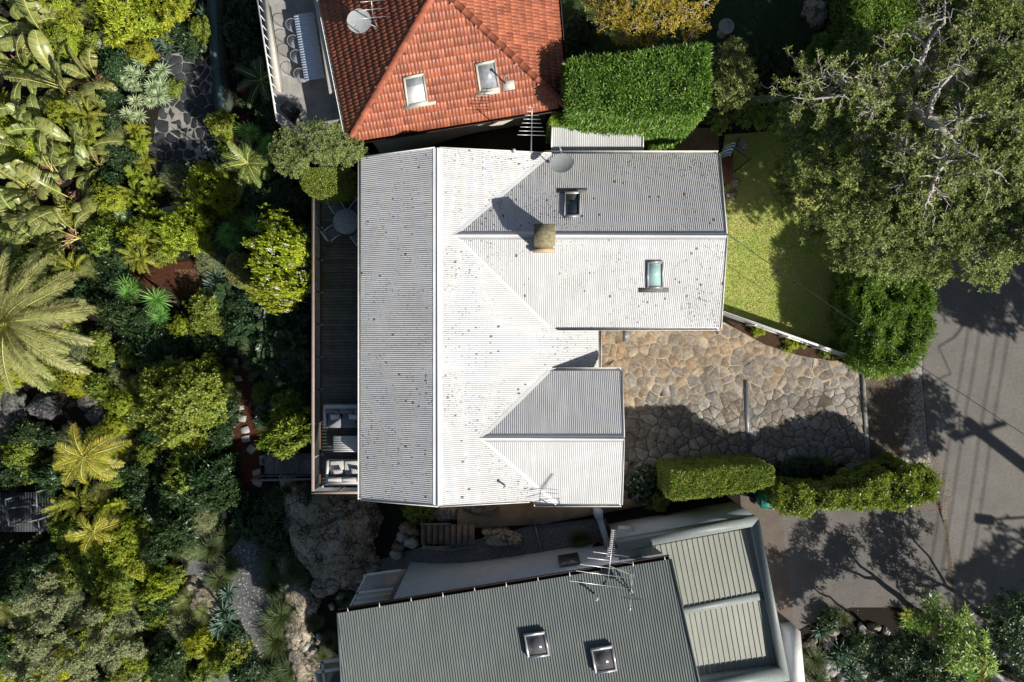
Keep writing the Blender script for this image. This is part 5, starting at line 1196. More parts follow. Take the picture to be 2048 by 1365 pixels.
# lower left deck
ld_ = thing('lower_deck', 'shade-darkened timber landing with glass screens at the left edge', 'deck', PT(45, 1020)); z = -3.0
mb = MB(); z = -3.9; q0, q1 = P(-60, 1064, z), P(104, 985, z); x = q0[0]
while x < q1[0]: mb.box(x, x+.13, q0[1], q1[1], z-.05, z); x += .14
mb.build('board', M['timberd'], ld_)
for a, b in (((10, 1000), (18, 1052)), ((18, 1052), (76, 1040)), ((76, 1040), (80, 1068)), ((-40, 1025), (72, 1010)), ((72, 985), (74, 1015))): mb = MB(); mb.bar(P(*a, z+1), P(*b, z+1), .06, .05); mb.build('rail', M['timberg'], ld_)
for p_ in ((10, 1000), (18, 1052), (76, 1040), (72, 985)): q = P(*p_, z+1); mb = MB(); mb.bar(q-[0, 0, 1], q, .06, .06, up=(0, 1, 0)); mb.build('post', M['timberg'], ld_)
# ================================================================ ROCKS
RK = [(745, 1128, .7, .5, .5, 31, .3, 'dark rock wedged between boulder and balcony rail'), (700, 1158, .8, .5, .5, 32, .1, 'rock below the huge boulder beside the balcony'), (655, 1165, .8, .6, .5, 33, .4, 'upper rock of the rockery under the boulder'), (575, 1120, .5, .8, .5, 34, .2, 'tall grey rock left of the huge boulder foot'), (697, 1058, 2.45, 2.0, 1.7, 0, 1.2, 'huge two-tone granite boulder below the deck corner'), (628, 1065, 1.15, 2.3, 1.2, 3, .4, 'lower shoulder boulder leaning on the huge granite boulder'), (98, 812, .9, .7, .7, 7, .2, 'rounded boulder coloured dark for shade under the date palm fronds'), (28, 830, .9, 1.5, .7, 8, 0, 'long grey boulder at the left edge below the date palm'), (183, 800, .7, .5, .5, 9, .5, 'grey boulder beside the pale rosette shrub, right of the date palm'), (200, 830, .6, .5, .5, 10, .2, 'small grey boulder above the yellow palm'), (165, 710, .8, .9, .4, 11, 0, 'flat grey rock at the tips of the date palm fronds'), (350, 895, 1.0, .6, .5, 12, .5, 'flat rock below the round camellia'), (320, 920, .5, .5, .4, 13, 0, 'small rock at the lower edge of the round camellia'), (405, 1195, 1.25, .75, .55, 14, 2.3, 'long pale rock slab beside the gravel path'), (150, 395, .45, .35, .4, 15, 0, 'pinkish rock among the banana leaves'), (252, 1230, .5, .35, .4, 16, .6, 'brown flat rock in the lower left shrubbery'), (575, 980, .4, .9, .5, 17, 0, 'tall narrow rock below the boardwalk rail'), (605, 1190, .9, 1.2, .6, 18, .2, 'grey outcrop beside the gravel path grasses'), (598, 1258, .75, 1.1, .55, 19, .1, 'grey outcrop halfway down the rockery'), (612, 1330, .8, 1.0, .5, 20, .2, 'grey outcrop at the foot of the rockery'), (960, 1010, .9, .5, .5, 21, .1, 'brown rock under the lower eave near the ridge end'), (900, 1020, .8, .5, .5, 22, -.2, 'brown rock between boulder and timber steps'), (1005, 1072, .9, .45, .5, 23, -.2, 'dark lichen-spotted rock in the passage'), (245, 415, .6, .6, .35, 24, .2, 'brown rock edge right of the banana clumps'), (1630, 28, .55, .65, .4, 25, .3, 'pale split rock on the shaded lawn at the top'), (1485, 290, .3, .25, .08, 26, 0, 'flat stepping rock on the lawn near the towel'), (1463, 390, .28, .25, .08, 27, 0, 'flat stepping rock on the lawn beside the right wing'), (1470, 365, .25, .2, .08, 28, 0, 'small flat rock on the lawn below the timber screen')]
for px, py, sx, sy, sz, sd, ro, lab in RK:
    c = PT(px, py); big = sx > 1.2 and sd < 5
    rock('boulder' if sx > .6 else 'rock', lab, c+[0, 0, .0 if not big else -.1], sx, sy, sz*(1 if big else 1), sd, M['rockb'] if 'brown' in lab or 'pinkish' in lab else M['rockd'] if px < 420 and py > 600 and px != 405 else M['rock'], None, 5 if big else 4, ro, .3)
LATER = []; r3 = np.random.default_rng(9); k = 0
for _ in range(46):
    px, py = r3.uniform(585, 735), r3.uniform(1150, 1340)
    if px > 690 or (px > 640 and py > 1240) or (px > 665 and py > 1200): continue
    c = PT(px, py, .2); s = r3.uniform(.12, .30); k += 1
    rk_ = rock('rockery_stone', 'x', c+[0, 0, .1], s, s*r3.uniform(.6, .9), s*.8, 60+_, M['rock'] if _ % 3 else M['slab'], 'loose stones of the rockery', 3, r3.uniform(0, 3), .3); LATER.append((rk_, 'rk1', px, py, s*85))
for _ in range(75):
    px, py = r3.uniform(1600, 1830), r3.uniform(1215, 1365)
    if py < 1250-(px-1600)*.16+12 or px > 1780: continue
    c = PT(px, py, .1); s = r3.uniform(.15, .34)
    rk_ = rock('planter_stone', 'x', c+[0, 0, .05], s, s*r3.uniform(.6, .9), s*.7, 160+_, M['rock'] if _ % 2 else M['slab'], 'stones in the driveway planter', 3, r3.uniform(0, 3), .35); LATER.append((rk_, 'rk2', px, py, s*85))
# ================================================================ POLES AND WIRES (street side, partly beyond the frame)
up_ = thing('utility_pole', 'tall timber utility pole with crossarms beyond the right edge', 'utility pole', P(2376, 1185)); b = P(2376, 1185)
mb = MB(); mb.tube([b, b+[0, 0, 9.6]], [.32, .25], 12); mb.build('pole', M['timber'], up_)
for z, l_ in ((9.1, 1.15),): mb = MB(); mb.bar(b+[-l_, -.35, z], b+[l_, .35, z], .14, .14); mb.build('crossarm', M['timber'], up_)
for i, t_ in enumerate((-.95, -.4, .4, .95)):
    mb = MB(); mb.lathe([(.05, 0), (.07, .1), (.04, .2), (0, .22)], b+[t_, t_*.32, 9.17], 8); mb.build('insulator', M['white'], up_)
def wire(name, label, a, b, sag, r, group=None):
    a, b = np.array(a, float), np.array(b, float); mb = MB(); mb.tube([a+(b-a)*t-[0, 0, sag*4*t*(1-t)] for t in np.linspace(0, 1, 15)], r, 5); return tag(mb.build(name, M['dark']), label, 'cable', group)
wire('service_cable', 'thin black cable from the white ridge end down to the street pole', a1+[0, 0, .05], b+[-.3, 0, 8.0], .9, .013)
for i, t_ in enumerate((-.95, -.4, .4, .95)):
    for j, e_ in enumerate(((3.5, 40), (-9, -38))):
        wire('street_wire', 'street wire %s of four on the pole, running %s' % (('first', 'second', 'third', 'last')[i], ('up the street', 'down the street')[j]), b+[t_, t_*.32, 9.4], b+[t_+e_[0], e_[1], 9.2], .8, .02, 'street wires')
lp = thing('street_lamp', 'street lamp on a long arm beyond the right edge', 'street lamp', P(2430, 1272)); b2 = P(2430, 1272); h2 = P(2296, 1288)*[1, 1, 0]+[0, 0, 7]
mb = MB(); mb.tube([b2, b2+[0, 0, 6.8]], [.11, .07], 10); mb.build('pole', M['grey'], lp); mb = MB(); mb.tube([b2+[0, 0, 6.8], h2], .045, 7); mb.build('arm', M['grey'], lp)
mb = MB(); mb.bar(h2+[-.5, .06, 0], h2+[.25, -.03, 0], .36, .16); mb.build('lamp_head', M['grey'], lp)

ed_ = MB(); ed_.bar(P(1069, 1046, .1), P(1086, 1118, .1), .04, .12); tag(ed_.build('edging_strip', M['grey']), 'thin metal edging strip crossing the gravel side passage', 'edging')
# ================================================================ HEDGES
def wp(px, z): return [P(*q, z) for q in px]
hedge('tall_hedge', 'tall dense bright green hedge block between tiled house and shed', 'hedge', wp([(1137, 122), (1300, 102), (1418, 90), (1418, 210), (1395, 226), (1290, 228), (1137, 216)], 4.7), 0, 4.7, L['hedge'], .19, .045, 190, k=5, rough=.09, up=.8, side_dens=110)
hedge('hedge_sunlit_side', 'lime strip coloured as the sunlit lower side of the tall hedge block', 'hedge', wp([(1100, 240), (1115, 214), (1290, 222), (1412, 214), (1404, 232), (1360, 250), (1290, 252), (1180, 244), (1104, 243)], 3.0), 0, 3.0, L['sunlith'], .09, .03, 520, k=5, rough=.05, seed=8, side_dens=260)  # strip added as the tall hedge's sun-facing side, brightened by leaf colour
hedge('street_hedge', 'tall leafy hedge between lawn fence and street', 'hedge', wp([(1722, 540), (1800, 520), (1862, 560), (1868, 650), (1845, 715), (1790, 745), (1740, 735), (1722, 700)], 2.4), 0, 2.4, L['hedge'], .22, .04, 130, k=6, rough=.34, up=.6, seed=9, side_dens=100)
hedge('clipped_hedge', 'box-clipped hedge with yellowed patches at the courtyard foot', 'hedge', wp([(1345, 945), (1440, 938), (1546, 934), (1548, 968), (1500, 982), (1350, 1000), (1342, 996)], 2.8), -.2, 2.8, L['hedge2'], .09, .042, 480, k=5, rough=.04, seed=10, side_dens=200)
hedge('clipped_hedge', 'longer shaggy hedge running to the street, right of the green bin', 'hedge', wp([(1560, 972), (1600, 982), (1650, 985), (1722, 978), (1745, 962), (1800, 948), (1862, 938), (1878, 960), (1874, 1000), (1800, 1012), (1640, 1018), (1600, 1030), (1568, 1020)], 2.6), -.1, 2.6, L['leafy'], .12, .05, 260, k=5, rough=.22, seed=12, side_dens=160)
hedge('garden_hedge', 'clipped green hedge column at the top beside the street', 'hedge', wp([(1705, -60), (1832, -60), (1832, 90), (1790, 96), (1705, 82)], 2.4), 0, 2.4, L['hedge'], .12, .045, 260, k=5, rough=.12, seed=13, side_dens=120)
hedge('garden_hedge', 'lower clipped hedge step under the edge of the big grey tree', 'hedge', wp([(1640, 72), (1700, 70), (1720, 90), (1832, 96), (1832, 190), (1740, 200), (1620, 200), (1622, 110)], 1.8), 0, 1.8, L['hedge'], .11, .045, 240, k=5, rough=.15, seed=14, side_dens=120)
hedge('topiary_hedge', 'small rounded clipped hedge touching the deck top', 'hedge', wp([(604, 338), (697, 336), (697, 376), (680, 386), (640, 390), (612, 382), (603, 368)], 2.1), -2.2, 2.1, L['hedge2'], .07, .035, 700, k=5, rough=.05, seed=15, side_dens=250)
hedge('topiary_hedge', 'tiny oval clipped bush left of the white-flowering shrub', 'hedge', wp([(457, 512), (470, 505), (484, 525), (489, 560), (480, 575), (462, 568), (453, 545)], -.4), -2.9, -.4, L['olive'], .06, .03, 700, k=5, rough=.05, seed=16)
# ================================================================ TREES
BT = []
def B_(px, py, z, r): z = z-2.0+max(0, px-1800)*.003; p = P(px, py, z); BT.append((p[0], p[1], z, r*1.08))
for q in [(1640, 330, 6.0, 1.25), (1600, 250, 5.6, .9), (1700, 420, 6.4, 1.3), (1650, 400, 5.8, 1.0), (1740, 490, 6.2, 1.15), (1690, 500, 5.8, .7), (1790, 400, 7.2, 1.3), (1850, 480, 6.6, 1.2), (1900, 400, 7.4, 1.3), (1960, 500, 7.0, 1.1), (1975, 545, 6.8, .6), (1990, 400, 7.6, 1.2), (2050, 430, 7.6, 1.2), (1730, 320, 7.0, 1.25), (1880, 320, 8.8, -.9), (1960, 300, 8.0, 1.1), (2030, 320, 8.2, 1.2), (2010, 220, 8.6, 1.2), (1950, 160, 8.4, 1.0), (2050, 120, 8.4, 1.3), (1960, 60, 8.2, 1.2), (1860, 110, 7.8, -.7), (1940, 330, 8.8, -.8), (1860, 380, 8.4, -.6), (1780, 150, 8, -.6), (1880, 20, 7.6, .9), (2040, 20, 8.2, 1.2), (1640, 170, 5.6, .75), (1700, 120, 6.0, .8), (1760, 90, 6.2, .6), (1680, 240, 6.4, .8), (1600, 320, 5.2, .6), (1620, 460, 5.2, .5), (1800, 520, 6.0, .8), (1870, 545, 5.8, .5), (2020, 165, 9, 1.1), (1920, 230, 8.9, -.8), (1990, 100, 8.6, 1.1), (1900, 160, 8.6, -.8), (1920, 60, 8, .8), (1960, 10, 8.2, 1), (1930, 450, 7.4, 1), (2010, 470, 7.4, 1), (1760, 440, 6.8, 1), (1830, 430, 7.2, 1), (1670, 290, 6.4, .9), (1990, 350, 8, 1.1), (2120, 250, 8.4, 1.6), (2130, 450, 8, 1.5), (1980, -50, 8, 1.5), (1810, 300, 8.6, -.9), (1745, 215, 8.4, -.8), (1570, 390, 4.6, .5)]: B_(*q)
for q in [(1830, 180, 6.0, .9), (1850, 120, 6.2, .9), (1790, 260, 6.0, .9), (1880, 250, 6.2, .8), (1945, 215, 6.4, .9), (1820, 330, 6.2, .9), (1780, 330, 6.4, .9), (1900, 60, 7, .7), (1590, 290, 4.8, .6), (1575, 340, 4.6, .6), (1610, 210, 5, .6), (1960, 380, 7.6, .9), (1740, 160, 6.4, .6)]: B_(*q)
fk = P(1815, 205, 4.2); bs = np.array([fk[0]-.6, fk[1]-.8, 0])
bigtree('street_tree', 'huge spreading tree with pale limbs covering the upper right corner', 'tree', bs, fk, BT, L['tree'], .115, .05, 7, 560, M['bark'], tr=.42, twigs=14, seed=4, gap=.30, flat=.62)
bt_ = bpy.data.objects['street_tree']; lb = MB(); rt_r = np.random.default_rng(17); fol = MB(); fc_ = []
for path in ([(1800, 190, 5.0, .24), (1828, 212, 6.4, .20), (1858, 236, 7.3, .17), (1895, 272, 7.6, .13), (1922, 312, 7.8, .09), (1950, 350, 7.8, .05)], [(1895, 272, 7.6, .11), (1885, 330, 7.8, .08), (1862, 385, 7.7, .05), (1850, 420, 7.4, .03)], [(1922, 312, 7.8, .07), (1965, 330, 8, .05), (2010, 360, 8, .03)], [(1858, 236, 7.3, .12), (1930, 240, 8, .08), (1990, 225, 8.2, .06), (2045, 240, 8.4, .04)], [(1800, 190, 5.0, .16), (1760, 178, 6.6, .11), (1722, 172, 7, .09), (1690, 168, 7, .06), (1662, 132, 6.8, .035)], [(1722, 172, 7, .07), (1680, 190, 7, .05), (1630, 200, 6.8, .035), (1590, 196, 6.4, .02)], [(1690, 168, 7, .05), (1650, 152, 6.9, .03), (1615, 155, 6.5, .02)], [(1810, 195, 5.4, .13), (1835, 150, 7.2, .09), (1852, 95, 7.8, .07), (1885, 45, 8, .05), (1890, 0, 8, .03)], [(1852, 95, 7.8, .05), (1815, 60, 7.4, .03)], [(1858, 236, 7.3, .09), (1875, 175, 7.9, .06), (1925, 130, 8.2, .04), (1985, 95, 8.3, .03)], [(1760, 178, 6.6, .06), (1765, 130, 7, .04), (1800, 115, 7.1, .02)], [(1828, 212, 6.4, .09), (1800, 265, 7, .06), (1805, 320, 7.2, .04), (1815, 370, 7, .02)]):
    pt = [P(a, b, c-.6) for a, b, c, _ in path]; rr = [d for *_, d in path]
    fine = []; fr = []
    for i in range(len(pt)-1):
        for t in np.linspace(0, 1, 5)[:-1]: fine.append(pt[i]+(pt[i+1]-pt[i])*t+rt_r.normal(0, .035, 3)); fr.append(rr[i]+(rr[i+1]-rr[i])*t)
    fine.append(pt[-1]); fr.append(rr[-1]); lb.tube(fine, fr, 8)
    for p_, r_ in zip(fine[3:], fr[3:]):
        for _ in range(1+(rt_r.random() < .4)):
            d = nrm(rt_r.normal(size=3)*[1, 1, .35]+[0, 0, .1]); l_ = rt_r.uniform(.4, 1.1); e_ = p_+d*l_; q_ = limb(lb, p_, e_, min(.035, r_*.55), .010, wig=.3, n=5, r=rt_r)
            for _2 in range(3):
                d2 = nrm(d+rt_r.normal(0, .7, 3)); m_ = q_[rt_r.integers(2, 6)]; e2 = m_+d2*rt_r.uniform(.2, .5); limb(lb, m_, e2, .013, .006, wig=.3, n=3, r=rt_r)
                if rt_r.random() < .7: fc_ += [e2+rt_r.normal(0, .08, 3) for _3 in range(4)]
lb.build('upper_limb', M['bark'], bt_, True); rosettes(fol, np.array(fc_), nrm(rt_r.normal(0, .5, (len(fc_), 3))+[0, 0, 1]), 7, .13, .05, (.1, 1.0), r=rt_r); fol.build('upper_foliage', L['tree'], bt_)
rg = np.random.default_rng(31)
def gen(px, py, z, R, n, r0): c = P(px, py, z); return [(*(c+np.array([*(rg.uniform(-1, 1, 2)*R), rg.uniform(-.35, .6)*R])), r0*rg.uniform(.7, 1.2)) for _ in range(n)]
g = P(2400, 760); bigtree('street_tree', 'tall tree beyond the right edge across the street', 'tree', g, g+[0, 0, 4], [(g[0]+a, g[1]+b, 7.5+c, 1.4) for a, b, c in ((-1.5, 0, 0), (1, 1, .5), (-.5, 2, .6), (-2.4, 1.6, -.5), (0, -1.4, .2), (-1, 3.3, 0), (2, -1, 0), (-2.8, 3.6, .2), (.6, 4.3, .4), (-.9, 5.4, .3), (-3.2, -1, -.8), (-2.2, 5.6, 0), (1.2, 6.3, .2), (2.5, 3, .6), (-2.6, -2.2, 0), (-1.6, -1.4, .3), (-3.6, -.6, 0), (-2.0, .8, .5), (-3.4, 1.6, .2), (-1.2, -2.6, .2), (-6.2, -7.2, -.8), (-5.2, -6.9, -.6))], L['tree'], .24, .11, 6, 200, M['bark'], tr=.25, twigs=3, seed=5)
g = P(2440, 1540); bigtree('street_tree', 'second tall tree beyond the lower right edge', 'tree', g, g+[0, 0, 4], [(g[0]+a, g[1]+b, 7+c, 1.3) for a, b, c in ((-1.2, .5, 0), (1, 1, .5), (-.4, 2, .6), (-2.3, 1.8, -.5), (0, -1.4, .2), (-2.8, -.6, 0), (-3.6, 2.8, -.4), (-1.6, 3.4, .2), (.8, 3.3, 0))], L['tree'], .24, .10, 6, 150, M['bark'], tr=.22, twigs=3, seed=6)
g = P(1818, 1212); bigtree('planter_tree', 'strap-leaved tree rising from the planting below the driveway', 'tree', g, g+[.25, -.1, 1.7], [(*P(x, y, z), r_) for x, y, z, r_ in ((1850, 1215, 2.2, .5), (1880, 1240, 2.6, .55), (1905, 1265, 2.9, .6), (1920, 1235, 3.0, .4), (1885, 1285, 2.7, .45), (1845, 1245, 2.4, .35), (1930, 1290, 3.3, .45), (1860, 1205, 3.0, .35), (1955, 1275, 4.0, .4), (1960, 1320, 4.4, .5), (1910, 1320, 4.0, .45))], L['strap'], .26, .05, 8, 110, M['barkd'], tr=.15, twigs=4, seed=7)
g = P(2040, 1270, 0)
bigtree('garden_tree', 'small dark tree at the lower right frame edge', 'tree', P(1960, 1225), P(1960, 1225, 0)+[0, 0, 1.5], [(*P(x, y, z), r_) for x, y, z, r_ in ((2010, 1230, 3, .9), (2030, 1290, 3, .9), (1995, 1270, 2.8, .7), (2050, 1210, 3, .9), (2060, 1330, 2.8, .8))], L['dark'], .12, .05, 7, 330, M['barkd'], tr=.12, twigs=5, seed=8)
bigtree('garden_tree', 'dark dense small tree in the planter right of the white wall', 'tree', P(1770, 1275), P(1775, 1285, 1.2), [(*P(x, y, z), r_) for x, y, z, r_ in ((1770, 1290, 2.4, .6), (1800, 1320, 3.2, .75), (1815, 1285, 2.8, .6), (1850, 1340, 3.4, .7), (1790, 1355, 3.0, .7), (1870, 1305, 3, .5), (1900, 1360, 3.6, .6), (1750, 1330, 2.6, .5), (1840, 1380, 3.6, .7))], L['dark'], .13, .055, 7, 380, M['barkd'], tr=.1, twigs=4, seed=9)
bigtree('autumn_tree', 'golden autumn tree with bare twigs at the top', 'tree', P(1290, 20), P(1292, 10, 1.8), [(*P(x, y, z), r_) for x, y, z, r_ in ((1230, 20, 3.2, .75), (1270, 55, 3.2, .7), (1320, 40, 3.4, .75), (1370, 25, 3.2, .7), (1280, -10, 3.8, .8), (1340, -20, 3.6, .8), (1200, 45, 2.8, .45), (1400, 50, 2.8, .4), (1410, 5, 2.9, .45), (1185, 0, 2.9, .5), (1300, 80, 2.8, .35), (1240, 75, 2.7, .35), (1380, 70, 2.7, .3))], L['gold'], .12, .035, 6, 300, M['twig'], tr=.12, twigs=12, seed=10, gap=.3)
bigtree('garden_tree', 'dull green glossy tree right of the tall hedge block', 'tree', P(1462, 170), P(1464, 165, 1.2), [(*P(x, y, z), r_) for x, y, z, r_ in ((1455, 120, 2.8, .6), (1480, 140, 2.8, .55), (1450, 170, 3, .6), (1475, 190, 2.8, .6), (1445, 205, 2.6, .4), (1495, 165, 2.6, .4), (1470, 100, 2.5, .4))], L['olive'], .13, .055, 7, 360, M['barkd'], tr=.1, twigs=4, seed=11)
bigtree('garden_tree', 'dark shrubby tree between big street tree and lawn', 'tree', P(1530, 255), P(1532, 250, 1), [(*P(x, y, z), r_) for x, y, z, r_ in ((1440, 245, 1.6, .5), (1490, 235, 1.8, .5), (1540, 245, 2, .6), (1580, 260, 2.4, .6), (1520, 215, 1.8, .5), (1570, 215, 2.2, .5), (1620, 230, 2.4, .6))], L['leafy'], .12, .05, 7, 300, M['barkd'], tr=.1, twigs=4, seed=12)
bigtree('garden_tree', 'pale green feathery tree at the top of the deck', 'tree', PT(640, 305), P(640, 300, .6), [(*P(x, y, z+.9), r_) for x, y, z, r_ in ((580, 285, 1.8, .5), (560, 310, 1.5, .45), (612, 268, 2.2, .42), (650, 262, 2.5, .45), (635, 300, 2.4, .55), (680, 290, 2.5, .45), (708, 298, 2.4, .40), (600, 318, 1.8, .45), (568, 332, 1.4, .35), (660, 318, 2.2, .42), (695, 315, 2.2, .35), (632, 252, 2.2, .3), (590, 340, 1.6, .3), (720, 308, 2.3, .25), (575, 262, 1.9, .25), (670, 262, 2.5, .3))], L['fine'], .09, .026, 8, 620, M['barkd'], tr=.1, twigs=6, seed=13)
OT = [(x+rg.uniform(-14, 14), y+rg.uniform(-14, 14), rg.uniform(-.8, .9), rg.uniform(.26, .42)) for x in range(30, 300, 30) for y in range(1165, 1390, 30) if in_poly((x, y), [(60, 1140), (105, 1150), (130, 1200), (200, 1220), (290, 1250), (290, 1290), (250, 1400), (0, 1400), (10, 1300), (30, 1220)])]
bigtree('garden_tree', 'broad grey-green tree filling the lower left corner', 'tree', PT(150, 1280), PT(150, 1275)+[0, 0, 2.4], [(*P(x, y, z), r_) for x, y, z, r_ in OT], L['grey'], .12, .045, 8, 560, M['barkd'], tr=.16, twigs=5, seed=14, gap=.35)
# ================================================================ PALMS
def put(o, px, py, hc, rot=0, s=1, sz=None):
    p = PT(px, py, hc); o.location = (p[0], p[1], p[2]-.02); o.rotation_euler = (0, 0, rot); o.scale = (s, s, sz or s)
p = palm('date_palm', 'great date palm crown spreading from the left edge', 'palm', 56, 3.9, .48, 88, L['frond'], L['rib'], 4.4, .30, (-.15, 1.25), 1.15, .035, 3, deadn=7)
put(p, 2, 645, 4.6)
p = palm('feather_palm', 'yellow-green palm with orange tipped fronds below the date palm', 'palm', 18, 1.95, .40, 34, L['frondy'], L['rib'], 2.2, .12, (-.1, 1.3), 1.7, .028, 4, fwd=.7, deadn=3)
put(p, 168, 915, 2.2, .4)
p = palm('feather_palm', 'small yellow-green palm hanging above the lower left shrubs', 'palm', 11, 1.5, .36, 30, L['frondy'], L['rib'], 1.9, .1, (.0, 1.2), 1.9, .026, 6, fwd=.8, deadn=1)
put(p, 185, 1065, 2.0, .2)
p = palm('cycad_palm', 'arching palm with olive fronds between patio and pale green tree', 'palm', 17, 1.75, .26, 46, L['cyc'], L['rib'], 1.0, .16, (-.05, 1.1), 1.4, .03, 8, fwd=.6, deadn=4)
put(p, 492, 325, 1.2)
p = palm('cycad_palm', 'dark arching palm in the shade left of the terrace', 'palm', 14, 1.6, .28, 40, L['grass'], L['rib'], .9, .14, (.0, 1.1), 1.4, .03, 9, fwd=.6)
put(p, 522, 160, 1.0)
# ================================================================ SHRUBS AND GARDEN PLANTS
PR = {}
def proto(k, fn):
    PR[k] = fn
proto('ban', [lambda: banana('banana_plant', 8, 1), lambda: banana('banana_plant', 9, 2), lambda: banana('banana_plant', 7, 3), lambda: banana('banana_plant', 10, 4)])
proto('fern', [lambda: feathery('fern_palm', L['fern'], 26, .95, .16, 1), lambda: feathery('fern_palm', L['fern'], 22, .9, .2, 2)])
proto('lime', [lambda: shrub('lime_shrub', 1, 1.3, L['lime'], .21, .06, 9, 210, seed=1, lump=.42), lambda: shrub('lime_shrub', 1, 1.3, L['lime'], .24, .06, 9, 170, seed=2, lump=.5)])
proto('yel', [lambda: feathery('lime_fern', L['yel'], 40, .62, .13, 3, 12, .03, .7, (.1, 1.2)), lambda: feathery('lime_fern', L['yel'], 34, .7, .16, 5, 11, .035, .5, (.0, 1.2))])
proto('leafy', [lambda: shrub('leafy_shrub', 1, 1.3, L['leafy'], .17, .06, 8, 300, seed=3), lambda: shrub('leafy_shrub', 1, 1.2, L['leafy'], .22, .065, 9, 190, seed=4, lump=.4)])
proto('dark', [lambda: shrub('dark_shrub', 1, 1.2, L['dark'], .19, .065, 8, 240, seed=5, lump=.35), lambda: shrub('dark_shrub', 1, 1.1, L['dark'], .24, .07, 8, 160, seed=7, lump=.4)])
proto('round', [lambda: shrub('round_shrub', 1, 1.4, L['limeo'], .11, .055, 7, 900, seed=8, lump=.38)])
proto('roundg', [lambda: shrub('round_shrub', 1, 1.3, L['lime'], .085, .035, 7, 1000, seed=9, lump=.42)])
proto('ros', [lambda: spiky('rosette_plant', L['pale'], 46, .36, .062, (-.1, 1.3), .5, 5, .45, .6, 1), lambda: spiky('rosette_plant', L['pale'], 40, .4, .07, (0, 1.3), .5, 4, .4, .7, 2)])
proto('agave', [lambda: spiky('agave', L['agave'], 34, .5, .08, (0.05, 1.3), .25, 1, 0, .15, 3), lambda: spiky('agave', L['agave'], 30, .45, .08, (0.05, 1.3), .3, 3, .35, .2, 4)])
proto('yucca', [lambda: spiky('yucca', L['yucca'], 80, .62, .045, (-.25, 1.35), .45, 1, 0, 1.3, 5), lambda: spiky('yucca', L['yucca'], 70, .6, .045, (-.2, 1.35), .5, 3, .45, 1.1, 6)])
proto('phil', [lambda: feathery('split_leaf_plant', L['dark'], 20, .85, .34, 7, 9, .075, .5), lambda: feathery('split_leaf_plant', L['dark'], 16, .8, .3, 8, 8, .08, .5)])
proto('tuss', [lambda: spiky('grass_tussock', L['grass'], 340, .75, .018, (.15, 1.45), 1.5, 1, 0, .05, 9, 5), lambda: spiky('grass_tussock', L['grass'], 220, .65, .018, (.2, 1.4), 1.6, 2, .3, .05, 10, 5)])
proto('strap', [lambda: spiky('strap_leaf_plant', L['strap'], 60, .62, .055, (.2, 1.4), 1.1, 7, .5, .15, 11, 5)])
proto('red', [lambda: spiky('bromeliad', L['red'], 26, .28, .05, (.1, 1.2), .5, 3, .22, .05, 12)])
proto('flower', [lambda: shrub('flowering_shrub', 1, 1.3, L['lime'], .13, .06, 7, 420, seed=10, lump=.35, extra=(L['flower'], 80, .06))])
proto('flowerd', [lambda: shrub('flowering_shrub', 1, 1.1, L['dark'], .13, .05, 8, 320, seed=12, lump=.3, extra=(L['flower'], 60, .06))])
proto('feath', [lambda: shrub('feathery_shrub', 1, 1.1, L['grey'], .26, .022, 9, 330, seed=13, lump=.3, el=(.3, 1.3))])
proto('grassy', [lambda: spiky('golden_grass', L['olive'], 300, .7, .016, (.1, 1.4), 1.2, 2, .3, .3, 14, 5)])
DESC = dict(ban='banana-like plant', fern='bright feathery fern palm', lime='yellow-green leafy shrub', yel='vivid lime-yellow shrub', leafy='mid-green leafy shrub', dark='dark green shrub', round='dense round olive-green shrub', roundg='dense small-leaved lime shrub', ros='pale grey-green rosette plant', agave='blue-green spiky agave', yucca='bright green starburst yucca', phil='dark split-leaf plant', tuss='dark grass tussock', strap='bright strap-leaved clump', red='dark red bromeliad', flower='lime shrub dotted with white flowers', flowerd='dark shrub dotted with white flowers', feath='pale feathery shrub', grassy='olive-gold grass clump')
CAT = dict(ban='plant', fern='fern', yucca='plant', agave='plant', ros='plant', phil='plant', tuss='grass', strap='plant', red='plant', grassy='grass')
# unit radius and canopy height of each kind
RAD = dict(ban=1.15, fern=.85, lime=1.1, yel=.85, leafy=1.1, dark=1.1, round=1.05, roundg=1.05, ros=.62, agave=.5, yucca=.6, phil=.75, tuss=.62, strap=.95, red=.4, flower=1.1, flowerd=1.1, feath=1.15, grassy=.7)
CH = dict(ban=1.3, fern=.7, lime=.8, yel=.7, leafy=.8, dark=.7, round=.9, roundg=.8, ros=.6, agave=.3, yucca=1.2, phil=.6, tuss=.3, strap=.4, red=.2, flower=.8, flowerd=.7, feath=.7, grassy=.5)
LM = [('the stone patio', 360, 250), ('the date palm', 10, 640), ('the mossy wall', 448, 130), ('the olive arching palm', 492, 325), ('the mulch path', 480, 850), ('the round olive shrub', 360, 790), ('the yellow-green palm', 168, 915), ('the lower deck landing', 45, 1020), ('the pale rock slab', 405, 1195), ('the huge boulder', 690, 1050), ('the boardwalk', 580, 925), ('the tiny oval bush', 470, 545), ('the lower left tree', 150, 1270), ('the deck rail', 632, 650), ('the red mulch clearing', 350, 560), ('the stone edging', 360, 420), ('the gravel path', 515, 1180), ('the terrace', 560, 150), ('the picket fence', 1600, 680), ('the white wall', 1600, 1310), ('the lower driveway', 1700, 1230), ('the clipped hedge', 1340, 980), ('the side passage pot', 1196, 1094), ('the rockery', 630, 1240), ('the top left corner', 0, 0), ('the pinkish rock', 150, 395), ('the small hanging palm', 185, 1065), ('the deck rail end', 632, 960), ('the birdbath', 1452, 52), ('the tall hedge', 1280, 170), ('the deck table', 692, 443), ('the street hedge', 1800, 630), ('the golden tree', 1290, 20), ('the sleeper edge', 1545, 197)]
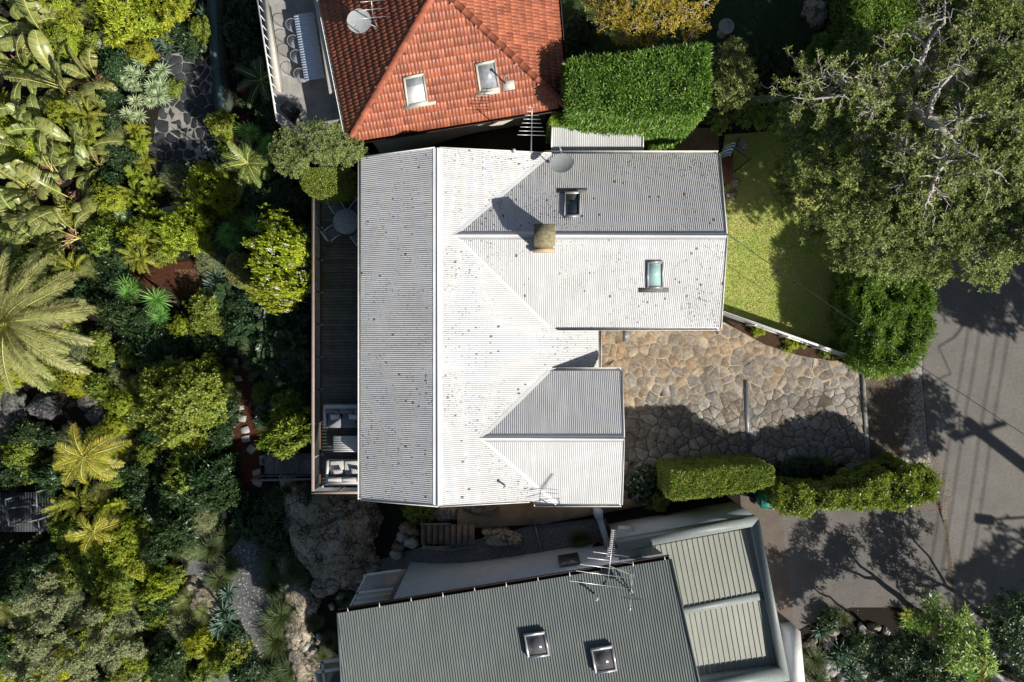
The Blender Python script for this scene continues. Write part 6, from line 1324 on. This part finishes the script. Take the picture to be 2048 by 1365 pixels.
PL = [('ban', 60, 60, 42), ('ban', 15, 120, 42), ('ban', 110, 30, 30), ('ban', 105, 165, 46), ('ban', 35, 200, 44), ('ban', 165, 150, 34), ('ban', 70, 250, 42), ('ban', 15, 290, 40), ('ban', 130, 285, 44), ('ban', 75, 335, 44), ('ban', 165, 355, 42), ('ban', 25, 370, 42), ('ban', 110, 400, 46), ('ban', 15, 440, 40), ('ban', 120, 465, 42), ('ban', 60, 490, 40), ('ban', 190, 395, 30), ('ban', 20, 30, 36), ('ban', 180, 330, 30), ('ban', 60, 430, 34),
 ('fern', 135, 20, 32), ('yel', 150, 105, 28), ('fern', 165, 225, 36), ('fern', 172, 268, 34), ('fern', 140, 305, 30), ('lime', 235, 22, 42), ('lime', 285, 30, 45), ('lime', 335, 25, 38), ('ros', 212, 75, 24), ('ros', 275, 138, 24), ('ros', 265, 168, 22), ('ros', 268, 220, 30), ('ros', 320, 165, 32), ('ros', 318, 200, 26), ('ros', 300, 192, 24), ('leafy', 345, 175, 20), ('agave', 318, 85, 20), ('agave', 340, 90, 22), ('agave', 408, 28, 24), ('red', 408, 75, 14), ('red', 412, 100, 12), ('red', 492, 182, 14), ('red', 488, 240, 12), ('grassy', 240, 285, 34), ('grassy', 220, 300, 24), ('yel', 268, 258, 26), ('yel', 282, 290, 28), ('fern', 285, 322, 28), ('yel', 272, 350, 28), ('yel', 300, 372, 26), ('fern', 265, 385, 28), ('yel', 285, 408, 28), ('yel', 305, 425, 22), ('lime', 345, 455, 36), ('lime', 385, 445, 36), ('lime', 395, 480, 30), ('fern', 335, 490, 34), ('yel', 292, 480, 24), ('leafy', 320, 505, 24), ('feath', 345, 352, 28), ('feath', 366, 385, 26), ('roundg', 420, 375, 42), ('roundg', 455, 400, 30), ('roundg', 405, 345, 22),
 ('leafy', 205, 480, 40), ('leafy', 235, 455, 26), ('ros', 245, 420, 28), ('dark', 230, 520, 40), ('dark', 250, 495, 30), ('yucca', 452, 462, 24), ('yucca', 512, 450, 26), ('yucca', 262, 588, 24), ('yucca', 318, 600, 30), ('yucca', 325, 632, 22), ('yucca', 505, 268, 24), ('yucca', 535, 285, 22), ('agave', 430, 555, 28), ('agave', 418, 580, 26), ('agave', 445, 525, 22), ('agave', 240, 700, 14), ('agave', 237, 735, 20), ('agave', 440, 610, 22),
 ('flower', 570, 500, 48, 3.6), ('flower', 565, 555, 42, 3.6), ('flower', 550, 595, 24, 3.6), ('flowerd', 600, 600, 34), ('flowerd', 605, 470, 26), ('flowerd', 612, 560, 26), ('flowerd', 535, 475, 26), ('phil', 545, 650, 40), ('phil', 585, 640, 32), ('phil', 580, 690, 40), ('phil', 545, 705, 36), ('phil', 515, 670, 32), ('phil', 600, 735, 34), ('phil', 560, 750, 32), ('phil', 520, 735, 30),
 ('leafy', 405, 615, 34), ('leafy', 430, 645, 30), ('leafy', 395, 650, 24), ('roundg', 360, 655, 20), ('leafy', 205, 712, 30), ('leafy', 195, 680, 24), ('leafy', 200, 775, 30), ('leafy', 215, 800, 20), ('round', 345, 800, 70), ('round', 395, 770, 52), ('round', 355, 840, 52), ('round', 400, 815, 50), ('round', 310, 775, 45), ('dark', 300, 695, 44), ('dark', 345, 700, 44), ('dark', 265, 660, 34), ('dark', 235, 625, 34), ('leafy', 580, 815, 44), ('dark', 592, 775, 42), ('dark', 572, 850, 42), ('leafy', 575, 865, 42, 3.0), ('dark', 600, 830, 40), ('dark', 556, 795, 30), ('agave', 515, 800, 18), ('agave', 520, 835, 18),
 ('leafy', 40, 905, 36), ('leafy', 60, 940, 36), ('dark', 20, 950, 40), ('dark', 100, 950, 40), ('dark', 90, 880, 34), ('grassy', 248, 868, 20), ('grassy', 252, 840, 18), ('grassy', 262, 893, 18), ('grassy', 292, 960, 24), ('leafy', 380, 945, 44), ('dark', 420, 950, 50), ('dark', 395, 1000, 46), ('dark', 445, 985, 40), ('dark', 350, 975, 40), ('fern', 150, 1005, 36), ('fern', 115, 1015, 32), ('yel', 240, 1010, 30), ('yel', 255, 1045, 30), ('lime', 215, 1030, 30), ('roundg', 265, 1075, 34), ('roundg', 230, 1105, 42), ('roundg', 270, 1130, 36), ('round', 180, 1140, 40), ('round', 130, 1155, 36), ('round', 235, 1160, 40), ('dark', 60, 1120, 40), ('dark', 20, 1170, 40), ('dark', 100, 1110, 34), ('round', 220, 1200, 36), ('leafy', 300, 1185, 30), ('lime', 325, 1165, 28), ('leafy', 345, 1150, 22), ('feath', 370, 1265, 48), ('feath', 345, 1285, 40), ('lime', 400, 1285, 28), ('roundg', 265, 1325, 34), ('roundg', 270, 1355, 30), ('leafy', 315, 1240, 26), ('dark', 300, 1230, 26),
 ('dark', 345, 1060, 40), ('phil', 330, 1030, 30), ('phil', 365, 1045, 30), ('agave', 400, 1075, 22), ('dark', 300, 1010, 34), ('dark', 310, 1100, 34), ('tuss', 350, 1100, 30), ('tuss', 420, 1100, 36), ('feath', 380, 1095, 26), ('tuss', 450, 1075, 30), ('tuss', 440, 1165, 34), ('agave', 455, 1190, 26), ('tuss', 460, 1130, 30), ('dark', 520, 1050, 48), ('dark', 550, 1080, 36), ('dark', 500, 1025, 36), ('dark', 545, 1005, 36), ('tuss', 600, 990, 34), ('tuss', 605, 1020, 26), ('tuss', 548, 1130, 42), ('tuss', 585, 1150, 38), ('tuss', 545, 1175, 34), ('tuss', 545, 1235, 44), ('tuss', 550, 1285, 42), ('tuss', 570, 1335, 40), ('tuss', 555, 1360, 34), ('tuss', 632, 1250, 24), ('tuss', 658, 1285, 24), ('tuss', 640, 1310, 20), ('dark', 330, 1320, 40), ('tuss', 345, 1345, 44), ('tuss', 300, 1365, 40), ('leafy', 465, 1305, 30), ('dark', 490, 1345, 36), ('leafy', 440, 1330, 24), ('dark', 470, 1275, 24),
 ('phil', 605, 1000, 30), ('tuss', 618, 1035, 26), ('agave', 590, 1050, 22), ('tuss', 690, 1200, 20), ('tuss', 612, 1170, 22), ('tuss', 585, 1215, 26), ('phil', 640, 990, 20), ('leafy', 830, 1022, 26), ('leafy', 860, 1018, 22), ('yucca', 488, 262, 20), ('dark', 480, 60, 40), ('dark', 500, 110, 34), ('dark', 495, 20, 36), ('dark', 540, 230, 30), ('leafy', 455, 300, 20), ('dark', 560, 380, 40), ('dark', 600, 410, 34), ('dark', 520, 400, 40), ('dark', 590, 440, 30), ('dark', 560, 430, 34), ('dark', 340, 655, 28), ('dark', 480, 650, 34), ('dark', 440, 690, 30), ('dark', 500, 600, 34), ('dark', 470, 620, 30), ('agave', 480, 590, 22), ('dark', 400, 690, 30), ('dark', 230, 570, 34), ('dark', 205, 600, 34), ('dark', 280, 640, 30), ('dark', 385, 80, 30), ('dark', 365, 60, 30), ('agave', 375, 95, 20), ('dark', 230, 130, 34), ('dark', 220, 200, 30), ('dark', 225, 240, 28), ('grassy', 200, 440, 24), ('phil', 450, 735, 24), ('dark', 270, 940, 30), ('dark', 330, 920, 26), ('dark', 275, 985, 30), ('dark', 300, 870, 24), ('dark', 10, 1120, 36),
 ('strap', 1835, 1250, 30), ('yel', 1815, 1232, 20), ('agave', 1645, 1265, 26), ('agave', 1688, 1322, 28), ('agave', 1742, 1328, 28), ('agave', 1700, 1352, 26), ('tuss', 1630, 1320, 34), ('tuss', 1640, 1355, 34), ('dark', 1660, 1240, 24), ('tuss', 1690, 1235, 24), ('fern', 1960, 1345, 36), ('yucca', 1920, 1340, 26), ('lime', 1890, 1345, 30), ('dark', 1720, 1290, 26),
 ('lime', 1516, 661, 14), ('lime', 1583, 690, 14), ('lime', 1607, 684, 13), ('leafy', 1656, 704, 14), ('leafy', 1678, 708, 10), ('flowerd', 1290, 968, 38), ('leafy', 1318, 1000, 26), ('tuss', 1165, 1085, 26), ('dark', 1600, 940, 26), ('dark', 1640, 940, 24), ('leafy', 1655, 930, 18), ('dark', 1570, 945, 22), ('dark', 1730, 300, 40), ('dark', 1680, 250, 34), ('dark', 1160, 60, 34), ('dark', 1165, 110, 28), ('dark', 1420, 150, 20), ('dark', 1520, 120, 34), ('dark', 1580, 150, 34), ('yel', 1765, 748, 18)]
rf = np.random.default_rng(123)
AV = [[(285, 100), (402, 60), (440, 45), (440, 300), (372, 385), (330, 380), (305, 330), (312, 250)], [(455, 730), (500, 730), (520, 820), (528, 1000), (475, 960)], [(270, 530), (400, 520), (410, 590), (290, 575)], [(482, 1075), (540, 1075), (555, 1250), (505, 1365), (400, 1365), (470, 1250), (370, 1160), (380, 1120)], [(0, 770), (220, 770), (220, 850), (0, 870)], [(0, 960), (106, 960), (106, 1070), (0, 1070)], [(430, 0), (470, 0), (480, 250), (440, 250)], [(530, 890), (640, 890), (640, 950), (530, 950)]]
BR = 0
for gy_ in range(0, 1365, 44):
    for gx_ in range(8, 620, 44):
        a, b = gx_+rf.uniform(-18, 18), gy_+rf.uniform(-18, 18)
        if any(in_poly((a, b), q) for q in AV) or (a > 495 and b < 262) or (a > 565 and b > 960): continue
        near = min(math.hypot(a-q[1], b-q[2])-q[3]*.75 for q in PL)
        if near < 4: continue
        lit = (a < 420)
        PL.append((rf.choice(['leafy', 'lime', 'fern', 'roundg', 'leafy', 'feath', 'grassy', 'dark'] if lit else ['dark', 'leafy', 'phil', 'dark', 'tuss', 'agave']), round(a), round(b), round(rf.uniform(24, 36))))
made = {}; used_l = set(); rp = np.random.default_rng(77)
NW = ['', 'one', 'two', 'three', 'four', 'five', 'six', 'seven', 'eight', 'nine', 'ten', 'eleven', 'twelve', 'thirteen', 'fourteen', 'fifteen']
def dw(d):
    h = max(1, round(d*2)); n, f = divmod(h, 2)
    return 'half a metre' if h == 1 else ('one metre' if h == 2 else NW[min(n, 15)]+(' and a half metres' if f else ' metres'))
def lab_for(kind, px, py, r):
    ds = sorted(LM, key=lambda q: math.hypot(px-q[1], py-q[2])); size = 'small ' if r < 26 else ('large ' if r > 44 else ''); D_ = DESC[kind]
    out = []
    for j in (0, 1, 2, 3):
        n, lx, ly = ds[j]; n2 = ds[1 if j == 0 else 0][0]; dx, dy = px-lx, py-ly; dist = math.hypot(dx, dy)/42
        way = 'right of' if abs(dx) > abs(dy) and dx > 0 else 'left of' if abs(dx) > abs(dy) else 'below' if dy > 0 else 'above'
        an = ['right of', 'above and right of', 'above', 'above and left of', 'left of', 'below and left of', 'below', 'below and right of'][int(((math.degrees(math.atan2(-dy, dx))+22.5) % 360)//45)]
        o = [f'{size}{D_} {"right beside" if dist < .7 else ("just "+way if dist < 1.6 else an)} {n}', f'{size}{D_} {an} {n}, towards {n2}', f'{size}{D_} {dw(dist)} {an} {n}', f'{size}{D_} {dw(dist)} {an} {n}, towards {n2}', f'{size}{D_} {an} {n} and {dw(math.hypot(px-ds[2][1], py-ds[2][2])/42)} from {ds[2][0]}']
        out += o if j == 0 else o[2:]
    for o in out:
        if o not in used_l and 4 <= len(o.split()) <= 16: used_l.add(o); return o
    return out[2]
for i, (k, px, py, r, *hx) in enumerate(PL):
    v = i % len(PR[k])
    if (k, v) not in made:
        o = PR[k][v](); made[k, v] = o
    else: o = copy_tree(made[k, v])
    s0 = (r*32.0/F)/RAD[k]; s = s0*rp.uniform(.94, 1.06)
    if px > 1100: s = (r*29.5/F)/RAD[k]
    zf = rp.uniform(.9, 2.1) if k in ('lime', 'leafy', 'yel', 'fern', 'roundg', 'round', 'dark', 'ban') and px < 460 else rp.uniform(.9, 1.15)
    if k == 'ban': zf = .8+.4*zf
    sz_ = hx[0]/CH[k] if hx else s*zf; put(o, px, py, CH[k]*sz_, rp.uniform(0, 6.28), s, sz_); tag(o, lab_for(k, px, py, r), CAT.get(k, 'shrub'), DESC[k]+'s in the garden')
DESC['rk1'] = 'pale rockery stone'; DESC['rk2'] = 'grey planter stone'
LM += [('the gravel path grasses', 560, 1260), ('the balcony rail', 720, 1190), ('the grey house corner', 676, 1228), ('the middle outcrop', 600, 1260), ('the bench-like white wall', 1605, 1340), ('the strap-leaved tree', 1880, 1240), ('the dark planter tree', 1810, 1310), ('the upper planter agave', 1645, 1265), ('the lowest planter agave', 1700, 1352), ('the left planter agave', 1688, 1322)]
for o, k, px, py, r in LATER: tag(o, lab_for(k, px, py, 20 if r < 16 else 30))
# ground cover: nobody could count it
gc = MB(); r4 = np.random.default_rng(21); q = np.column_stack([r4.uniform(0, 640, 9000), r4.uniform(0, 1365, 9000)])
skip = [[(262, 82), (402, 45), (440, 45), (440, 300), (372, 385), (330, 380), (305, 330), (312, 250)], [(455, 730), (500, 730), (520, 820), (528, 1000), (475, 960)], [(262, 520), (400, 520), (410, 590), (270, 560)], [(482, 1075), (540, 1075), (555, 1250), (505, 1365), (400, 1365), (470, 1250), (370, 1160), (380, 1120)], [(0, 770), (220, 770), (220, 850), (0, 870)], [(0, 960), (106, 960), (106, 1070), (0, 1070)]]
pts = []
for a, b in q:
    if any(in_poly((a, b), s) for s in skip) or (a > 505 and b < 262): continue
    if mn.noise(Vector((a*.02, b*.02, 3))) < -.12: continue
    pts.append(PT(a, b)+[0, 0, .04+.14*r4.random()])
pts = np.array(pts); rosettes(gc, pts, nrm(np.column_stack([r4.normal(0, .3, (len(pts), 2)), np.ones(len(pts))])), 7, .17, .05, (.1, 1.1))
tag(gc.build('ground_cover', [L['dark']]), kind='stuff')
gc = MB(); q = [(1420, 240), (1560, 250), (1700, 240)]
def litter(name, poly, n, lf, sz, zf=Z0, off=.03, seed=1):
    r = np.random.default_rng(seed); A = np.array(poly); q = r.uniform(A.min(0), A.max(0), (n, 2)); c = np.array([P(a, b, 0) for a, b in q if in_poly((a, b), poly)]); c[:, 2] = [float(zf(x, y)) for x, y in c[:, :2]]; c[:, 2] += off
    a = r.uniform(0, 6.28, len(c)); d = np.column_stack([np.cos(a), np.sin(a), r.normal(0, .15, len(c))]); mb = MB()
    leafq(mb, c, nrm(d), nrm(np.column_stack([r.normal(0, .3, (len(c), 2)), np.ones(len(c))])), sz*r.uniform(.6, 1.3, len(c)), sz*.45); return tag(mb.build(name, lf), kind='stuff')
litter('leaf_litter', [(1730, 730), (1850, 760), (1860, 890), (1900, 960), (1900, 1030), (1830, 1020), (1870, 950), (1745, 935)], 2600, L['dead'], .07, seed=2)
litter('leaf_litter', [(1560, 1010), (1900, 1000), (1920, 1180), (1700, 1230), (1570, 1240)], 500, L['dead'], .06, seed=3)
litter('leaf_litter', [(1880, 1000), (1900, 1000), (1920, 1180), (1960, 1290), (1940, 1290), (1895, 1180)], 400, L['gold'], .05, seed=4)
litter('leaf_litter', [(1845, 700), (2048, 700), (2048, 1300), (1960, 1290), (1860, 1000)], 160, L['dead'], .05, seed=5)
litter('leaf_litter', [(1200, 670), (1720, 740), (1735, 920), (1260, 970)], 130, L['dead'], .06, seed=6)
litter('leaf_litter', [(1450, 300), (1600, 300), (1700, 500), (1700, 700), (1450, 620)], 380, L['dead'], .05, seed=7)
litter('mulch_chips', [(262, 520), (400, 520), (410, 590), (270, 560)], 1500, L['dead'], .06, T, .05, 8)
litter('mulch_chips', [(462, 730), (500, 730), (528, 980), (475, 960)], 1500, L['dead'], .05, T, .05, 9)
